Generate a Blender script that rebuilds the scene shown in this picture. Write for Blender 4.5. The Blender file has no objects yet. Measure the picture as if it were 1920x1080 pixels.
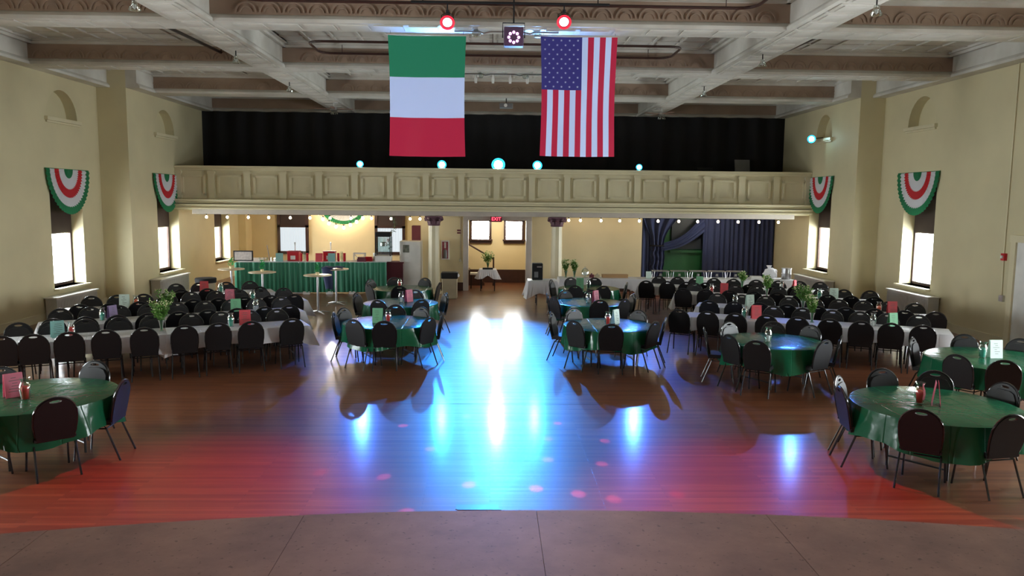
import bpy, bmesh, math, random
from mathutils import Vector, Matrix
random.seed(7)
PI = math.pi
S = bpy.context.scene
COL = S.collection
def R(a): return math.radians(a)

# ------------------------------------------------------------------ camera
cam_d = bpy.data.cameras.new('camera'); cam = bpy.data.objects.new('camera', cam_d); COL.objects.link(cam)
cam_d.sensor_width = 36.0; cam_d.lens = 1450 / 1920 * 36.0; cam_d.clip_start = 0.05; cam_d.clip_end = 400
_f = Vector((922 - 960, 540 - 375, 1450)).normalized()            # room axis as seen by the lens
_u = Vector((math.sin(R(.4)), math.cos(R(.4)), 0)); _z = (_u - _f * _u.dot(_f)).normalized()
_x = _f.cross(_z); _x = _x if _x.x > 0 else -_x
M = Matrix(((_x.x, _x.y, -_x.z), (_f.x, _f.y, -_f.z), (_z.x, _z.y, -_z.z)))
cam.matrix_world = Matrix.Translation((0, 0, 3.15)) @ M.to_4x4()
S.camera = cam
# ------------------------------------------------------------------ view
S.view_settings.view_transform = 'Standard'; S.view_settings.look = 'None'
S.view_settings.gamma = 1; S.view_settings.use_curve_mapping = False
S.view_settings.exposure = -0.15
# ------------------------------------------------------------------ overcast sky outside the windows
W = bpy.data.worlds.new('overcast_sky'); S.world = W; W.use_nodes = True
_bg = W.node_tree.nodes['Background']; _bg.inputs[0].default_value = (.93, .97, 1.0, 1); _bg.inputs[1].default_value = 78
try:
    S.cycles.max_bounces = 8; S.cycles.diffuse_bounces = 5; S.cycles.glossy_bounces = 4
    S.cycles.transparent_max_bounces = 16; S.cycles.sample_clamp_indirect = 6; S.cycles.use_denoising = True
    S.cycles.caustics_reflective = False; S.cycles.caustics_refractive = False
except Exception: pass

def spot(name, loc, target, energy, color, size, blend, rad=.06):
    d = bpy.data.lights.new(name, 'SPOT'); d.energy = energy; d.color = color; d.spot_size = R(size); d.spot_blend = blend
    d.shadow_soft_size = rad
    o = bpy.data.objects.new(name, d); COL.objects.link(o); o.location = loc
    o.rotation_euler = (Vector(target) - Vector(loc)).to_track_quat('-Z', 'Y').to_euler(); return o
CY = (.02, .27, 1.0)
DOTS = [(-0.34, 11.04), (-1.22, 10.57), (0.96, 10.7), (1.52, 9.89), (1.35, 9.0), (-1.96, 8.7), (-1.21, 8.56), (-0.23, 8.31), (0.51, 8.2), (0.96, 8.04), (1.32, 7.89), (2.03, 8.03), (-0.85, 7.54), (0.71, 9.15), (0.77, 9.98), (-0.76, 9.55)]
BL = (.06, .22, 1.0)
# stage lamps: blue LED pars along the balcony rail, red LED pars under the second beam
spot('blue_beam', (.21, 25.72, 4.27), (0.1, 15.0, 0), 11500, CY, 37, .6, .05)
for sx, tx in ((-1.66, -1.3), (1.51, 1.4)):
    spot('blue_beam', (sx, 25.72, 4.27), (tx, 13.5, 0), 1500, CY, 25, .8, .05)
    spot('blue_beam', (sx, 25.74, 4.3), (tx, 14.6, 5.05), 6000, (.2, .45, 1), 17, .5, .05)
spot('blue_beam', (-4.36, 25.72, 4.25), (-3.6, 14, 0), 1300, BL, 24, .8, .05)
spot('blue_beam', (4.91, 25.72, 4.27), (3.9, 14, 0), 1300, BL, 24, .8, .05)
spot('blue_beam', (10.22, 25.3, 5.22), (5.5, 11, 0), 600, BL, 24, .8, .05)
spot('red_beam', (-.78, 13.62, 6.14), (-3.7, 7.2, 0), 5000, (1, .010, .03), 37, 1, .06)
spot('red_beam', (1.23, 13.62, 6.18), (3.5, 7.2, 0), 5000, (1, .010, .03), 37, 1, .06)
spot('warm_beam', (.45, 12.6, 6.5), (.2, 2.5, 1.5), 1500, (1, .62, .45), 75, .9, .1)
# the effect light throws a scatter of small pink dots over the dance floor
for k, (sx, sy) in enumerate(DOTS):
    w_ = k > 12
    spot('dot_beam', (.36, 13.6, 5.94), (sx, sy, 0), 5000 if not w_ else 4000, (1, .75, .8) if w_ else (1, .08, .25), 1.35, .7, .01)

# ------------------------------------------------------------------ materials
def s2l(c):
    return tuple(((v / 255) / 12.92 if v / 255 <= .04045 else ((v / 255 + .055) / 1.055) ** 2.4) for v in c) + (1,)
def newmat(name):
    m = bpy.data.materials.new(name); m.use_nodes = True
    return m, m.node_tree.nodes, m.node_tree.links, m.node_tree.nodes['Principled BSDF']
def mat(name, rgb, rough=.6, metal=0, var=.08, scale=3.0, bump=0, bscale=40, coat=0, emit=None, es=0, spec=None):
    m, N, L, b = newmat(name)
    c = s2l(rgb); b.inputs['Roughness'].default_value = rough; b.inputs['Metallic'].default_value = metal
    if spec is not None: b.inputs['Specular IOR Level'].default_value = spec
    tc = N.new('ShaderNodeTexCoord')
    n = N.new('ShaderNodeTexNoise'); n.inputs['Scale'].default_value = scale; n.inputs['Detail'].default_value = 4
    L.new(tc.outputs['Object'], n.inputs['Vector'])
    r = N.new('ShaderNodeValToRGB'); L.new(n.outputs['Fac'], r.inputs[0])
    r.color_ramp.elements[0].position = .3; r.color_ramp.elements[1].position = .7
    r.color_ramp.elements[0].color = tuple(v * (1 - var) for v in c[:3]) + (1,)
    r.color_ramp.elements[1].color = tuple(min(1, v * (1 + var)) for v in c[:3]) + (1,)
    L.new(r.outputs[0], b.inputs['Base Color'])
    if bump:
        n2 = N.new('ShaderNodeTexNoise'); n2.inputs['Scale'].default_value = bscale; L.new(tc.outputs['Object'], n2.inputs['Vector'])
        bp = N.new('ShaderNodeBump'); bp.inputs['Strength'].default_value = bump; bp.inputs['Distance'].default_value = .01
        L.new(n2.outputs['Fac'], bp.inputs['Height']); L.new(bp.outputs[0], b.inputs['Normal'])
    if coat: b.inputs['Coat Weight'].default_value = coat; b.inputs['Coat Roughness'].default_value = .1
    if emit: b.inputs['Emission Color'].default_value = tuple(emit) + (1,); b.inputs['Emission Strength'].default_value = es
    return m
def glow(name, col, st):
    m, N, L, b = newmat(name); b.inputs['Base Color'].default_value = (.02, .02, .02, 1)
    b.inputs['Emission Color'].default_value = tuple(col) + (1,); b.inputs['Emission Strength'].default_value = st; return m
def sheer(name, rgb, alpha, rough=.05):     # thin glass or plastic: see-through with a sheen
    m, N, L, b = newmat(name); N.remove(b); out = N['Material Output']
    t = N.new('ShaderNodeBsdfTransparent'); t.inputs[0].default_value = s2l(rgb)
    g = N.new('ShaderNodeBsdfGlossy'); g.inputs['Roughness'].default_value = rough; g.inputs[0].default_value = (1, 1, 1, 1)
    lw = N.new('ShaderNodeLayerWeight'); lw.inputs[0].default_value = .35
    mm = N.new('ShaderNodeMath'); mm.operation = 'MULTIPLY_ADD'; mm.inputs[1].default_value = .6; mm.inputs[2].default_value = alpha
    L.new(lw.outputs['Fresnel'], mm.inputs[0])
    x = N.new('ShaderNodeMixShader'); L.new(mm.outputs[0], x.inputs[0]); L.new(t.outputs[0], x.inputs[1]); L.new(g.outputs[0], x.inputs[2])
    L.new(x.outputs[0], out.inputs[0]); return m
def cloth(name, rgb, rough=.7, trans=.35, var=.05, bump=0, crease=False):
    m, N, L, b = newmat(name); out = N['Material Output']
    b.inputs['Base Color'].default_value = s2l(rgb); b.inputs['Roughness'].default_value = rough
    t = N.new('ShaderNodeBsdfTranslucent'); t.inputs[0].default_value = s2l(rgb)
    x = N.new('ShaderNodeMixShader'); x.inputs[0].default_value = trans
    L.new(b.outputs[0], x.inputs[1]); L.new(t.outputs[0], x.inputs[2]); L.new(x.outputs[0], out.inputs[0])
    if crease:
        tc = N.new('ShaderNodeTexCoord'); br = N.new('ShaderNodeTexBrick'); br.offset = 0
        br.inputs['Scale'].default_value = 1; br.inputs['Mortar Size'].default_value = .008; br.inputs['Mortar Smooth'].default_value = 1
        br.inputs['Brick Width'].default_value = .34; br.inputs['Row Height'].default_value = .46
        br.inputs[1].default_value = br.inputs[2].default_value = (1, 1, 1, 1); br.inputs[3].default_value = (0, 0, 0, 1)
        L.new(tc.outputs['Object'], br.inputs['Vector'])
        n = N.new('ShaderNodeTexNoise'); n.inputs['Scale'].default_value = 6; L.new(tc.outputs['Object'], n.inputs['Vector'])
        a = N.new('ShaderNodeMath'); a.operation = 'MULTIPLY_ADD'; a.inputs[1].default_value = .8
        L.new(br.outputs['Color'], a.inputs[2]); L.new(n.outputs['Fac'], a.inputs[0])
        bp = N.new('ShaderNodeBump'); bp.inputs['Strength'].default_value = .5; bp.inputs['Distance'].default_value = .02
        L.new(a.outputs[0], bp.inputs['Height']); L.new(bp.outputs[0], b.inputs['Normal'])
    return m

def wood_floor():
    m, N, L, b = newmat('varnished_strip_floor')
    tc = N.new('ShaderNodeTexCoord')
    br = N.new('ShaderNodeTexBrick'); br.offset = .37; br.offset_frequency = 2; br.inputs['Scale'].default_value = 1
    br.inputs['Brick Width'].default_value = 1.9; br.inputs['Row Height'].default_value = .057
    br.inputs['Mortar Size'].default_value = .0016; br.inputs['Bias'].default_value = .1
    br.inputs[1].default_value = s2l((132, 82, 52)); br.inputs[2].default_value = s2l((106, 60, 38)); br.inputs[3].default_value = s2l((64, 38, 27))
    L.new(tc.outputs['Object'], br.inputs['Vector'])
    mp = N.new('ShaderNodeMapping'); mp.inputs['Scale'].default_value = (1.2, 26, 1); L.new(tc.outputs['Object'], mp.inputs['Vector'])
    g = N.new('ShaderNodeTexNoise'); g.inputs['Scale'].default_value = 2; g.inputs['Detail'].default_value = 6; L.new(mp.outputs[0], g.inputs['Vector'])
    big = N.new('ShaderNodeTexNoise'); big.inputs['Scale'].default_value = .5; big.inputs['Detail'].default_value = 4; L.new(tc.outputs['Object'], big.inputs['Vector'])
    r = N.new('ShaderNodeValToRGB'); r.color_ramp.elements[0].color = (.55, .55, .55, 1); r.color_ramp.elements[1].color = (1.25, 1.2, 1.15, 1); L.new(g.outputs['Fac'], r.inputs[0])
    mx = N.new('ShaderNodeMix'); mx.data_type = 'RGBA'; mx.blend_type = 'MULTIPLY'; mx.inputs[0].default_value = 1
    L.new(br.outputs['Color'], mx.inputs[6]); L.new(r.outputs[0], mx.inputs[7])
    L.new(mx.outputs[2], b.inputs['Base Color'])
    rr = N.new('ShaderNodeMapRange'); rr.inputs[3].default_value = .36; rr.inputs[4].default_value = .46; L.new(big.outputs['Fac'], rr.inputs[0]); L.new(rr.outputs[0], b.inputs['Roughness'])
    # every strip is cupped a little: stretches reflections towards the viewer
    b2 = N.new('ShaderNodeTexBrick'); b2.offset = .37; b2.inputs['Scale'].default_value = 1; b2.inputs['Brick Width'].default_value = 1.9
    b2.inputs['Row Height'].default_value = .057; b2.inputs['Mortar Size'].default_value = .004; b2.inputs['Mortar Smooth'].default_value = 1
    b2.inputs[1].default_value = (1, 1, 1, 1); b2.inputs[2].default_value = (.75, .75, .75, 1); b2.inputs[3].default_value = (0, 0, 0, 1); L.new(tc.outputs['Object'], b2.inputs['Vector'])
    wv = N.new('ShaderNodeMapping'); wv.inputs['Scale'].default_value = (.35, 5, 1); L.new(tc.outputs['Object'], wv.inputs['Vector'])
    wn = N.new('ShaderNodeTexNoise'); wn.inputs['Scale'].default_value = 1.6; wn.inputs['Detail'].default_value = 3; L.new(wv.outputs[0], wn.inputs['Vector'])
    ad = N.new('ShaderNodeMath'); ad.operation = 'MULTIPLY_ADD'; ad.inputs[1].default_value = 1.6; L.new(wn.outputs['Fac'], ad.inputs[0]); L.new(b2.outputs['Color'], ad.inputs[2])
    bp = N.new('ShaderNodeBump'); bp.inputs['Strength'].default_value = .35; bp.inputs['Distance'].default_value = .003
    L.new(ad.outputs[0], bp.inputs['Height']); L.new(bp.outputs[0], b.inputs['Normal'])
    b.inputs['Specular IOR Level'].default_value = .4; b.inputs['Coat Weight'].default_value = .55; b.inputs['Coat Roughness'].default_value = .15
    return m
def board_mat(name, rgb, rgb2, rough):
    m, N, L, b = newmat(name); tc = N.new('ShaderNodeTexCoord')
    n = N.new('ShaderNodeTexNoise'); n.inputs['Scale'].default_value = 2.2; n.inputs['Detail'].default_value = 8; n.inputs['Roughness'].default_value = .65
    L.new(tc.outputs['Object'], n.inputs['Vector'])
    r = N.new('ShaderNodeValToRGB'); r.color_ramp.elements[0].position = .32; r.color_ramp.elements[1].position = .62
    r.color_ramp.elements[0].color = s2l(rgb2); r.color_ramp.elements[1].color = s2l(rgb); L.new(n.outputs['Fac'], r.inputs[0])
    v = N.new('ShaderNodeTexNoise'); v.inputs['Scale'].default_value = 34; v.inputs['Detail'].default_value = 2; L.new(tc.outputs['Object'], v.inputs['Vector'])
    r2 = N.new('ShaderNodeValToRGB'); r2.color_ramp.elements[0].position = .28; r2.color_ramp.elements[1].position = .36
    r2.color_ramp.elements[0].color = (.35, .33, .3, 1); r2.color_ramp.elements[1].color = (1, 1, 1, 1); L.new(v.outputs['Fac'], r2.inputs[0])
    mx = N.new('ShaderNodeMix'); mx.data_type = 'RGBA'; mx.blend_type = 'MULTIPLY'; mx.inputs[0].default_value = .7
    L.new(r.outputs[0], mx.inputs[6]); L.new(r2.outputs[0], mx.inputs[7]); L.new(mx.outputs[2], b.inputs['Base Color'])
    b.inputs['Roughness'].default_value = rough; return m
def tin_mat():
    m, N, L, b = newmat('painted_pressed_tin'); tc = N.new('ShaderNodeTexCoord')
    n = N.new('ShaderNodeTexNoise'); n.inputs['Scale'].default_value = 1.2; n.inputs['Detail'].default_value = 6; L.new(tc.outputs['Object'], n.inputs['Vector'])
    r = N.new('ShaderNodeValToRGB'); r.color_ramp.elements[0].position = .35; r.color_ramp.elements[1].position = .7
    r.color_ramp.elements[0].color = s2l((192, 188, 178)); r.color_ramp.elements[1].color = s2l((220, 218, 210)); L.new(n.outputs['Fac'], r.inputs[0])
    L.new(r.outputs[0], b.inputs['Base Color']); b.inputs['Roughness'].default_value = .5
    v = N.new('ShaderNodeTexVoronoi'); v.inputs['Scale'].default_value = 12; L.new(tc.outputs['Object'], v.inputs['Vector'])
    bp = N.new('ShaderNodeBump'); bp.inputs['Strength'].default_value = .12; bp.inputs['Distance'].default_value = .01
    L.new(v.outputs['Distance'], bp.inputs['Height']); L.new(bp.outputs[0], b.inputs['Normal']); return m

m_wall = mat('cream_plaster', (207, 197, 160), .62, var=.06, scale=.8, bump=.05, bscale=60)
m_wall2 = mat('ochre_plaster', (219, 203, 160), .6, var=.06, scale=.8)
m_cream = mat('cream_gloss_paint', (214, 205, 172), .42, var=.05, scale=2)
m_tin = tin_mat()
m_face = mat('beam_face_paint', (152, 130, 112), .55, var=.12, scale=2, bump=.1, bscale=18)
m_floor = wood_floor()
m_stage = board_mat('worn_painted_hardboard', (150, 120, 104), (118, 92, 80), .6)
m_dark = mat('near_black_paint', (14, 13, 16), .8)
m_brown = mat('dark_stained_wood', (58, 34, 28), .4, var=.2, scale=5)
m_shade = mat('brown_roller_blind', (52, 36, 32), .7, var=.1)
m_lilac = mat('pale_door_casing', (190, 182, 172), .45)
m_white = mat('white_enamel', (226, 226, 222), .35)
m_rad = mat('grey_radiator_enamel', (188, 188, 186), .4, var=.05)
m_blackv = mat('black_vinyl', (11, 11, 15), .45, var=.15, scale=20, bump=.08, bscale=120)
m_blackm = mat('black_tube_enamel', (20, 20, 24), .25, spec=.7)
m_steel = mat('brushed_steel', (190, 190, 192), .3, 1)
m_green = cloth('green_plastic_cover', (30, 108, 74), .2, .3, crease=True)
m_skirt = cloth('green_pleated_skirt', (38, 128, 96), .5, .15)
m_wcloth = cloth('white_plastic_cover', (240, 240, 243), .35, .3, crease=True)
m_top = mat('folding_table_laminate', (120, 104, 88), .4)
m_leg = mat('table_leg_steel', (70, 70, 72), .3, .6)
m_glass = sheer('clear_glass', (240, 246, 244), .1)
m_pane = sheer('window_glass', (250, 252, 252), .03)
m_gglass = sheer('green_glass', (70, 190, 130), .1)
m_leaf = cloth('leaf_green', (96, 140, 62), .5, .4)
m_bloom = cloth('cream_blossom', (226, 228, 190), .6, .4)
m_cyan = glow('cyan_led_lens', (.55, .95, 1), 60); m_rehalo = glow('red_halo_glow', (1, .02, .06), 1.2); m_cyhalo = glow('cyan_halo_glow', (.02, .55, 1), 3)  # the two ring glows imitate the coloured halo round the lenses
m_redl = glow('red_led_lens', (1, .3, .36), 12)
m_bulb = glow('warm_bulb', (1, .76, .5), 26)
m_pinkl = glow('lilac_led_lens', (1, .55, 1), 2.5)
m_exit = glow('exit_letters', (1, .06, .1), 5)
m_maroon = mat('maroon_paint', (98, 40, 52), .5)
m_red = mat('red_plastic', (190, 28, 44), .35)
m_navy = cloth('navy_drape', (50, 60, 98), .8, .05)
m_gwall = mat('green_painted_wall', (30, 96, 56), .5)
m_grey = mat('grey_plastic', (120, 120, 122), .4)
m_beige = mat('beige_plastic', (176, 164, 136), .5)
m_card = mat('cardboard', (170, 134, 92), .8)
m_fg = cloth('flag_green', (40, 134, 88), .7, .35); m_fw = cloth('flag_white', (216, 222, 236), .7, .35); m_fr = cloth('flag_red', (204, 34, 62), .7, .35)
m_fb = cloth('flag_blue', (62, 54, 116), .7, .35)
m_bg = cloth('bunting_green', (26, 120, 74), .7, .2); m_bw = cloth('bunting_white', (222, 222, 226), .7, .2); m_br = cloth('bunting_red', (198, 30, 40), .7, .2)

# ------------------------------------------------------------------ mesh builder
class MB:
    def __init__(s): s.v = []; s.f = []; s.m = []
    def add(s, vs, fs, mi=0):
        o = len(s.v); s.v += [tuple(v) for v in vs]; s.f += [tuple(i + o for i in f) for f in fs]; s.m += [mi] * len(fs); return s
    def box(s, x0, x1, y0, y1, z0, z1, mi=0):
        vs = [(x0, y0, z0), (x1, y0, z0), (x1, y1, z0), (x0, y1, z0), (x0, y0, z1), (x1, y0, z1), (x1, y1, z1), (x0, y1, z1)]
        return s.add(vs, [(3, 2, 1, 0), (4, 5, 6, 7), (0, 1, 5, 4), (1, 2, 6, 5), (2, 3, 7, 6), (3, 0, 4, 7)], mi)
    def rbox(s, c, sz, rz=0, tilt=0, mi=0):
        h = [v / 2 for v in sz]; Mx = Matrix.Translation(c) @ Matrix.Rotation(rz, 4, 'Z') @ Matrix.Rotation(tilt, 4, 'X')
        vs = [Mx @ Vector((a * h[0], b * h[1], d * h[2])) for d in (-1, 1) for a, b in ((-1, -1), (1, -1), (1, 1), (-1, 1))]
        return s.add(vs, [(3, 2, 1, 0), (4, 5, 6, 7), (0, 1, 5, 4), (1, 2, 6, 5), (2, 3, 7, 6), (3, 0, 4, 7)], mi)
    def tube(s, pts, r, n=6, mi=0, closed=False):
        pts = [Vector(p) for p in pts]; rings = []; k = len(pts)
        for i, p in enumerate(pts):
            a = pts[(i - 1) % k] if (closed or i > 0) else p; b = pts[(i + 1) % k] if (closed or i < k - 1) else p
            d = (b - a).normalized(); up = Vector((0, 0, 1)) if abs(d.z) < .9 else Vector((0, 1, 0))
            sx = d.cross(up).normalized(); sy = sx.cross(d).normalized()
            rr = r[i] if isinstance(r, (list, tuple)) else r
            rings.append([p + sx * rr * math.cos(2 * PI * j / n) + sy * rr * math.sin(2 * PI * j / n) for j in range(n)])
        vs = [v for q in rings for v in q]; fs = []
        for i in range(k if closed else k - 1):
            o = i * n; q = ((i + 1) % k) * n
            fs += [(o + j, o + (j + 1) % n, q + (j + 1) % n, q + j) for j in range(n)]
        if not closed: fs += [tuple(range(n))[::-1], tuple((k - 1) * n + j for j in range(n))]
        return s.add(vs, fs, mi)
    def lathe(s, prof, n=16, c=(0, 0, 0), mi=0, cap=True, axis=None):
        vs = []
        for r, z in prof: vs += [Vector((r * math.cos(2 * PI * j / n), r * math.sin(2 * PI * j / n), z)) for j in range(n)]
        if axis is not None:
            q = Vector(axis).normalized().to_track_quat('Z', 'Y'); vs = [q @ v for v in vs]
        vs = [v + Vector(c) for v in vs]; fs = []
        for i in range(len(prof) - 1): fs += [(i * n + j, i * n + (j + 1) % n, (i + 1) * n + (j + 1) % n, (i + 1) * n + j) for j in range(n)]
        if cap: fs += [tuple(range(n))[::-1], tuple((len(prof) - 1) * n + j for j in range(n))]
        return s.add(vs, fs, mi)
    def prism(s, poly, fn, mi=0):       # poly: 2D outline; fn(u, v, k) -> 3D point for k = 0, 1
        n = len(poly); vs = [fn(u, v, 0) for u, v in poly] + [fn(u, v, 1) for u, v in poly]
        fs = [tuple(range(n))[::-1], tuple(range(n, 2 * n))] + [(i, (i + 1) % n, n + (i + 1) % n, n + i) for i in range(n)]
        return s.add(vs, fs, mi)
    def grid(s, fn, nu, nv, mi=0, wrap=False):
        cu = nu if wrap else nu + 1
        vs = [fn(i / nu, j / nv) for j in range(nv + 1) for i in range(cu)]
        fs = [(j * cu + i, j * cu + (i + 1) % cu, (j + 1) * cu + (i + 1) % cu, (j + 1) * cu + i) for j in range(nv) for i in range(nu)]
        return s.add(vs, fs, mi)
    def mesh(s, name, mats, smooth=False):
        me = bpy.data.meshes.new(name); me.from_pydata(s.v, [], s.f)
        for m in (mats if isinstance(mats, (list, tuple)) else [mats]): me.materials.append(m)
        me.polygons.foreach_set('material_index', s.m)
        bm = bmesh.new(); bm.from_mesh(me); bmesh.ops.recalc_face_normals(bm, faces=bm.faces); bm.to_mesh(me); bm.free()
        if smooth:
            me.polygons.foreach_set('use_smooth', [True] * len(me.polygons))
            try: me.set_sharp_from_angle(angle=R(40))
            except Exception: pass
        me.update(); return me
    def build(s, name, mats, parent=None, loc=(0, 0, 0), rz=0, smooth=False, bevel=0, kind=None):
        o = bpy.data.objects.new(name, s.mesh(name, mats, smooth)); COL.objects.link(o)
        o.location = loc; o.rotation_euler = (0, 0, rz)
        if parent: o.parent = parent
        if bevel:
            b = o.modifiers.new('edge', 'BEVEL'); b.width = bevel; b.segments = 2; b.limit_method = 'ANGLE'
        if kind: o['kind'] = kind
        return o
def thing(name, label, cat, loc=(0, 0, 0), rz=0, group=None):
    o = bpy.data.objects.new(name, None); COL.objects.link(o); o.location = loc; o.rotation_euler = (0, 0, rz); o.empty_display_size = .1
    return tag(o, label, cat, group)
def tag(o, label, cat, group=None):
    o['label'] = label; o['category'] = cat
    if group: o['group'] = group
    return o
KIDS = {}
def dup(root, loc, rz=0, label=None, group=None, sc=None):
    r = root.copy(); COL.objects.link(r); r.location = loc; r.rotation_euler = (0, 0, rz)
    if sc: r.scale = (sc,) * 3
    if label: r['label'] = label
    if group: r['group'] = group
    for ch in KIDS.get(root.name) or KIDS.setdefault(root.name, [o for o in bpy.data.objects if o.parent == root]):
        c = ch.copy(); COL.objects.link(c); c.parent = r
        for g in KIDS.get(ch.name) if ch.name in KIDS else KIDS.setdefault(ch.name, [o for o in bpy.data.objects if o.parent == ch]):
            d = g.copy(); COL.objects.link(d); d.parent = c
    return r
def piece(mesh, name, parent, loc, rz=0, rot=None):
    o = bpy.data.objects.new(name, mesh); COL.objects.link(o); o.parent = parent; o.location = loc
    o.rotation_euler = rot if rot else (0, 0, rz); return o
def struct(mb, name, m, **k): return mb.build(name, m, kind='structure', **k)
def cut(o, cutters):
    bpy.context.view_layer.update()
    cs = []
    for c in cutters:
        co = c.build('cutter', m_dark); cs.append(co)
        md = o.modifiers.new('cut', 'BOOLEAN'); md.operation = 'DIFFERENCE'; md.solver = 'EXACT'; md.object = co
    bpy.context.view_layer.update(); dg = bpy.context.evaluated_depsgraph_get()
    me = bpy.data.meshes.new_from_object(o.evaluated_get(dg)); o.modifiers.clear(); o.data = me
    for c in cs: bpy.data.objects.remove(c)

# ------------------------------------------------------------------ the hall
XL1, XL2, XR1, XR2 = -11.25, -10.42, 11.48, 10.74
YS, YB = 22.75, 26.0            # wall step, balcony front
ZC, ZB = 6.80, 6.22             # ceiling, beam underside
fl = struct(MB().box(-12.5, 12.5, -3.2, 34, -.3, 0), 'floor', m_floor)
MB().box(-2.3, 1.75, 11.735, 11.75, 0, .0012).build('seam_strip', mat('dark_seam', (34, 22, 20), .6), fl)
MB().box(-.35, .09, 7.62, 7.74, 0, .004).box(-.33, .12, 7.60, 7.62, 0, .005).build('patched_board', mat('darker_board', (74, 46, 36), .3), fl)
struct(MB().box(-12.5, 12.5, -3.2, 34, ZC, ZC + .3), 'ceiling', m_tin)
def arch(yc, z0, hw, hh, x0, x1):
    pts = [(yc - hw, z0)] + [(yc - hw * math.cos(PI * i / 14), z0 + hh * math.sin(PI * i / 14)) for i in range(1, 14)] + [(yc + hw, z0)]
    return MB().prism(pts, lambda u, v, k: ((x0, x1)[k], u, v))
T = .5
wl = struct(MB().box(XL1 - T, XL1, -3.2, YS, 0, ZC), 'wall_left', m_wall)
wl2 = struct(MB().box(XL1 - T, XL2, YS, 33.2, 0, ZC), 'wall_left', m_wall)
wr = struct(MB().box(XR1, XR1 + T, -3.2, YS, 0, ZC), 'wall_right', m_wall)
wr2 = struct(MB().box(XR2, XR1 + T, YS, 33.2, 0, ZC), 'wall_right', m_wall)
# windows: (wall x, side, y0, y1, sill, shade bottom, top)
WINS = [(XL1, -1, 20.12, 21.68, .76, 2.2, 3.6), (XL2, -1, 24.5, 26.15, .76, 2.22, 3.6), (XL2, -1, 29.45, 31.12, .72, 2.05, 2.6),
        (XL1, -1, 11.2, 12.75, .76, 2.2, 3.6), (XL1, -1, 8.0, 9.7, .6, 3.5, 3.6),
        (XR1, 1, 19.82, 21.36, .94, 2.42, 3.7), (XR2, 1, 24.35, 25.97, .94, 2.4, 3.7),
        (XR1, 1, 11.2, 12.75, .94, 2.42, 3.7), (XR1, 1, 8.2, 10.1, .6, 3.6, 3.7)]
NICHE = [(XL1, -1, 20.9, 5.16, .74, .72), (XL2, -1, 25.3, 5.14, .74, .74), (XR1, 1, 20.75, 5.25, .68, .76), (XR2, 1, 25.15, 5.25, .6, .74)]
cl = {wl: [], wl2: [], wr: [], wr2: []}
def wall_of(x): return {XL1: wl, XL2: wl2, XR1: wr, XR2: wr2}[x]
for (x, s, y0, y1, z0, zs, z1) in WINS:
    e = x + s * 1.6; cl[wall_of(x)].append(MB().box(min(x - s * .1, e), max(x - s * .1, e), y0, y1, z0, z1))
for (x, s, yc, z0, hw, hh) in NICHE:
    cl[wall_of(x)].append(arch(yc, z0, hw, hh, x - s * .1, x + s * .28))
for w, cs in cl.items(): cut(w, cs)
for i, (x, s, y0, y1, z0, zs, z1) in enumerate(WINS):
    n = 'window_%d' % (i + 1); px = x + s * .36
    w = thing(n, 'tall window', 'window', ((x), (y0 + y1) / 2, z0)); del w['label'], w['category']; w['kind'] = 'structure'
    def L_(mb): # shift to window origin
        mb.v = [(a - x, b - (y0 + y1) / 2, c - z0) for a, b, c in mb.v]; return mb
    fr = MB(); a, b = px - .03, px + .03
    for q in (y0, y1 - .07): fr.box(a, b, q, q + .07, z0, z1)
    for q in (z0, zs - .06, z1 - .06): fr.box(a, b, y0, y1, q, q + .07)
    L_(fr).build('window_frame', m_brown, w)
    L_(MB().box(px + s * .005 - .004, px + s * .005 + .004, y0 + .06, y1 - .06, z0 + .05, zs - .03)).build('pane', m_pane, w)
    L_(MB().box(px - s * .04 - .01, px - s * .04 + .01, y0 + .03, y1 - .03, zs - .02, z1 - .02)).build('roller_shade', m_shade, w)
    L_(MB().box(min(x - s * .14, px), max(x - s * .14, px), y0 - .04, y1 + .04, z0 - .05, z0)).build('window_sill', m_cream, w, bevel=.01)
    ld = bpy.data.lights.new('portal', 'AREA'); ld.shape = 'RECTANGLE'; ld.size = y1 - y0; ld.size_y = zs - z0
    lo = bpy.data.objects.new('daylight_opening', ld); COL.objects.link(lo); lo.location = (px + s * .1, (y0 + y1) / 2, (z0 + zs) / 2)
    lo.rotation_euler = Vector((-s, 0, 0)).to_track_quat('-Z', 'Y').to_euler(); ld.cycles.is_portal = True
for (x, s, yc, z0, hw, hh) in NICHE:
    struct(MB().box(min(x - s * .09, x + s * .05), max(x - s * .09, x + s * .05), yc - hw - .08, yc + hw + .08, z0 - .11, z0 - .02)
           .box(min(x - s * .05, x), max(x - s * .05, x), yc - hw - .04, yc + hw + .04, z0 - .16, z0 - .11), 'trim_1', m_cream, bevel=.008)
struct(MB().box(XL2 - .5, XR2 + .5, 33.0, 33.3, 2.72, ZC), 'wall_loft', m_wall)
# rear wall behind the stage, with nothing on it
struct(MB().box(-12.5, 12.5, -3.7, -3.2, 0, ZC), 'wall_rear', m_wall)
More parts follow.
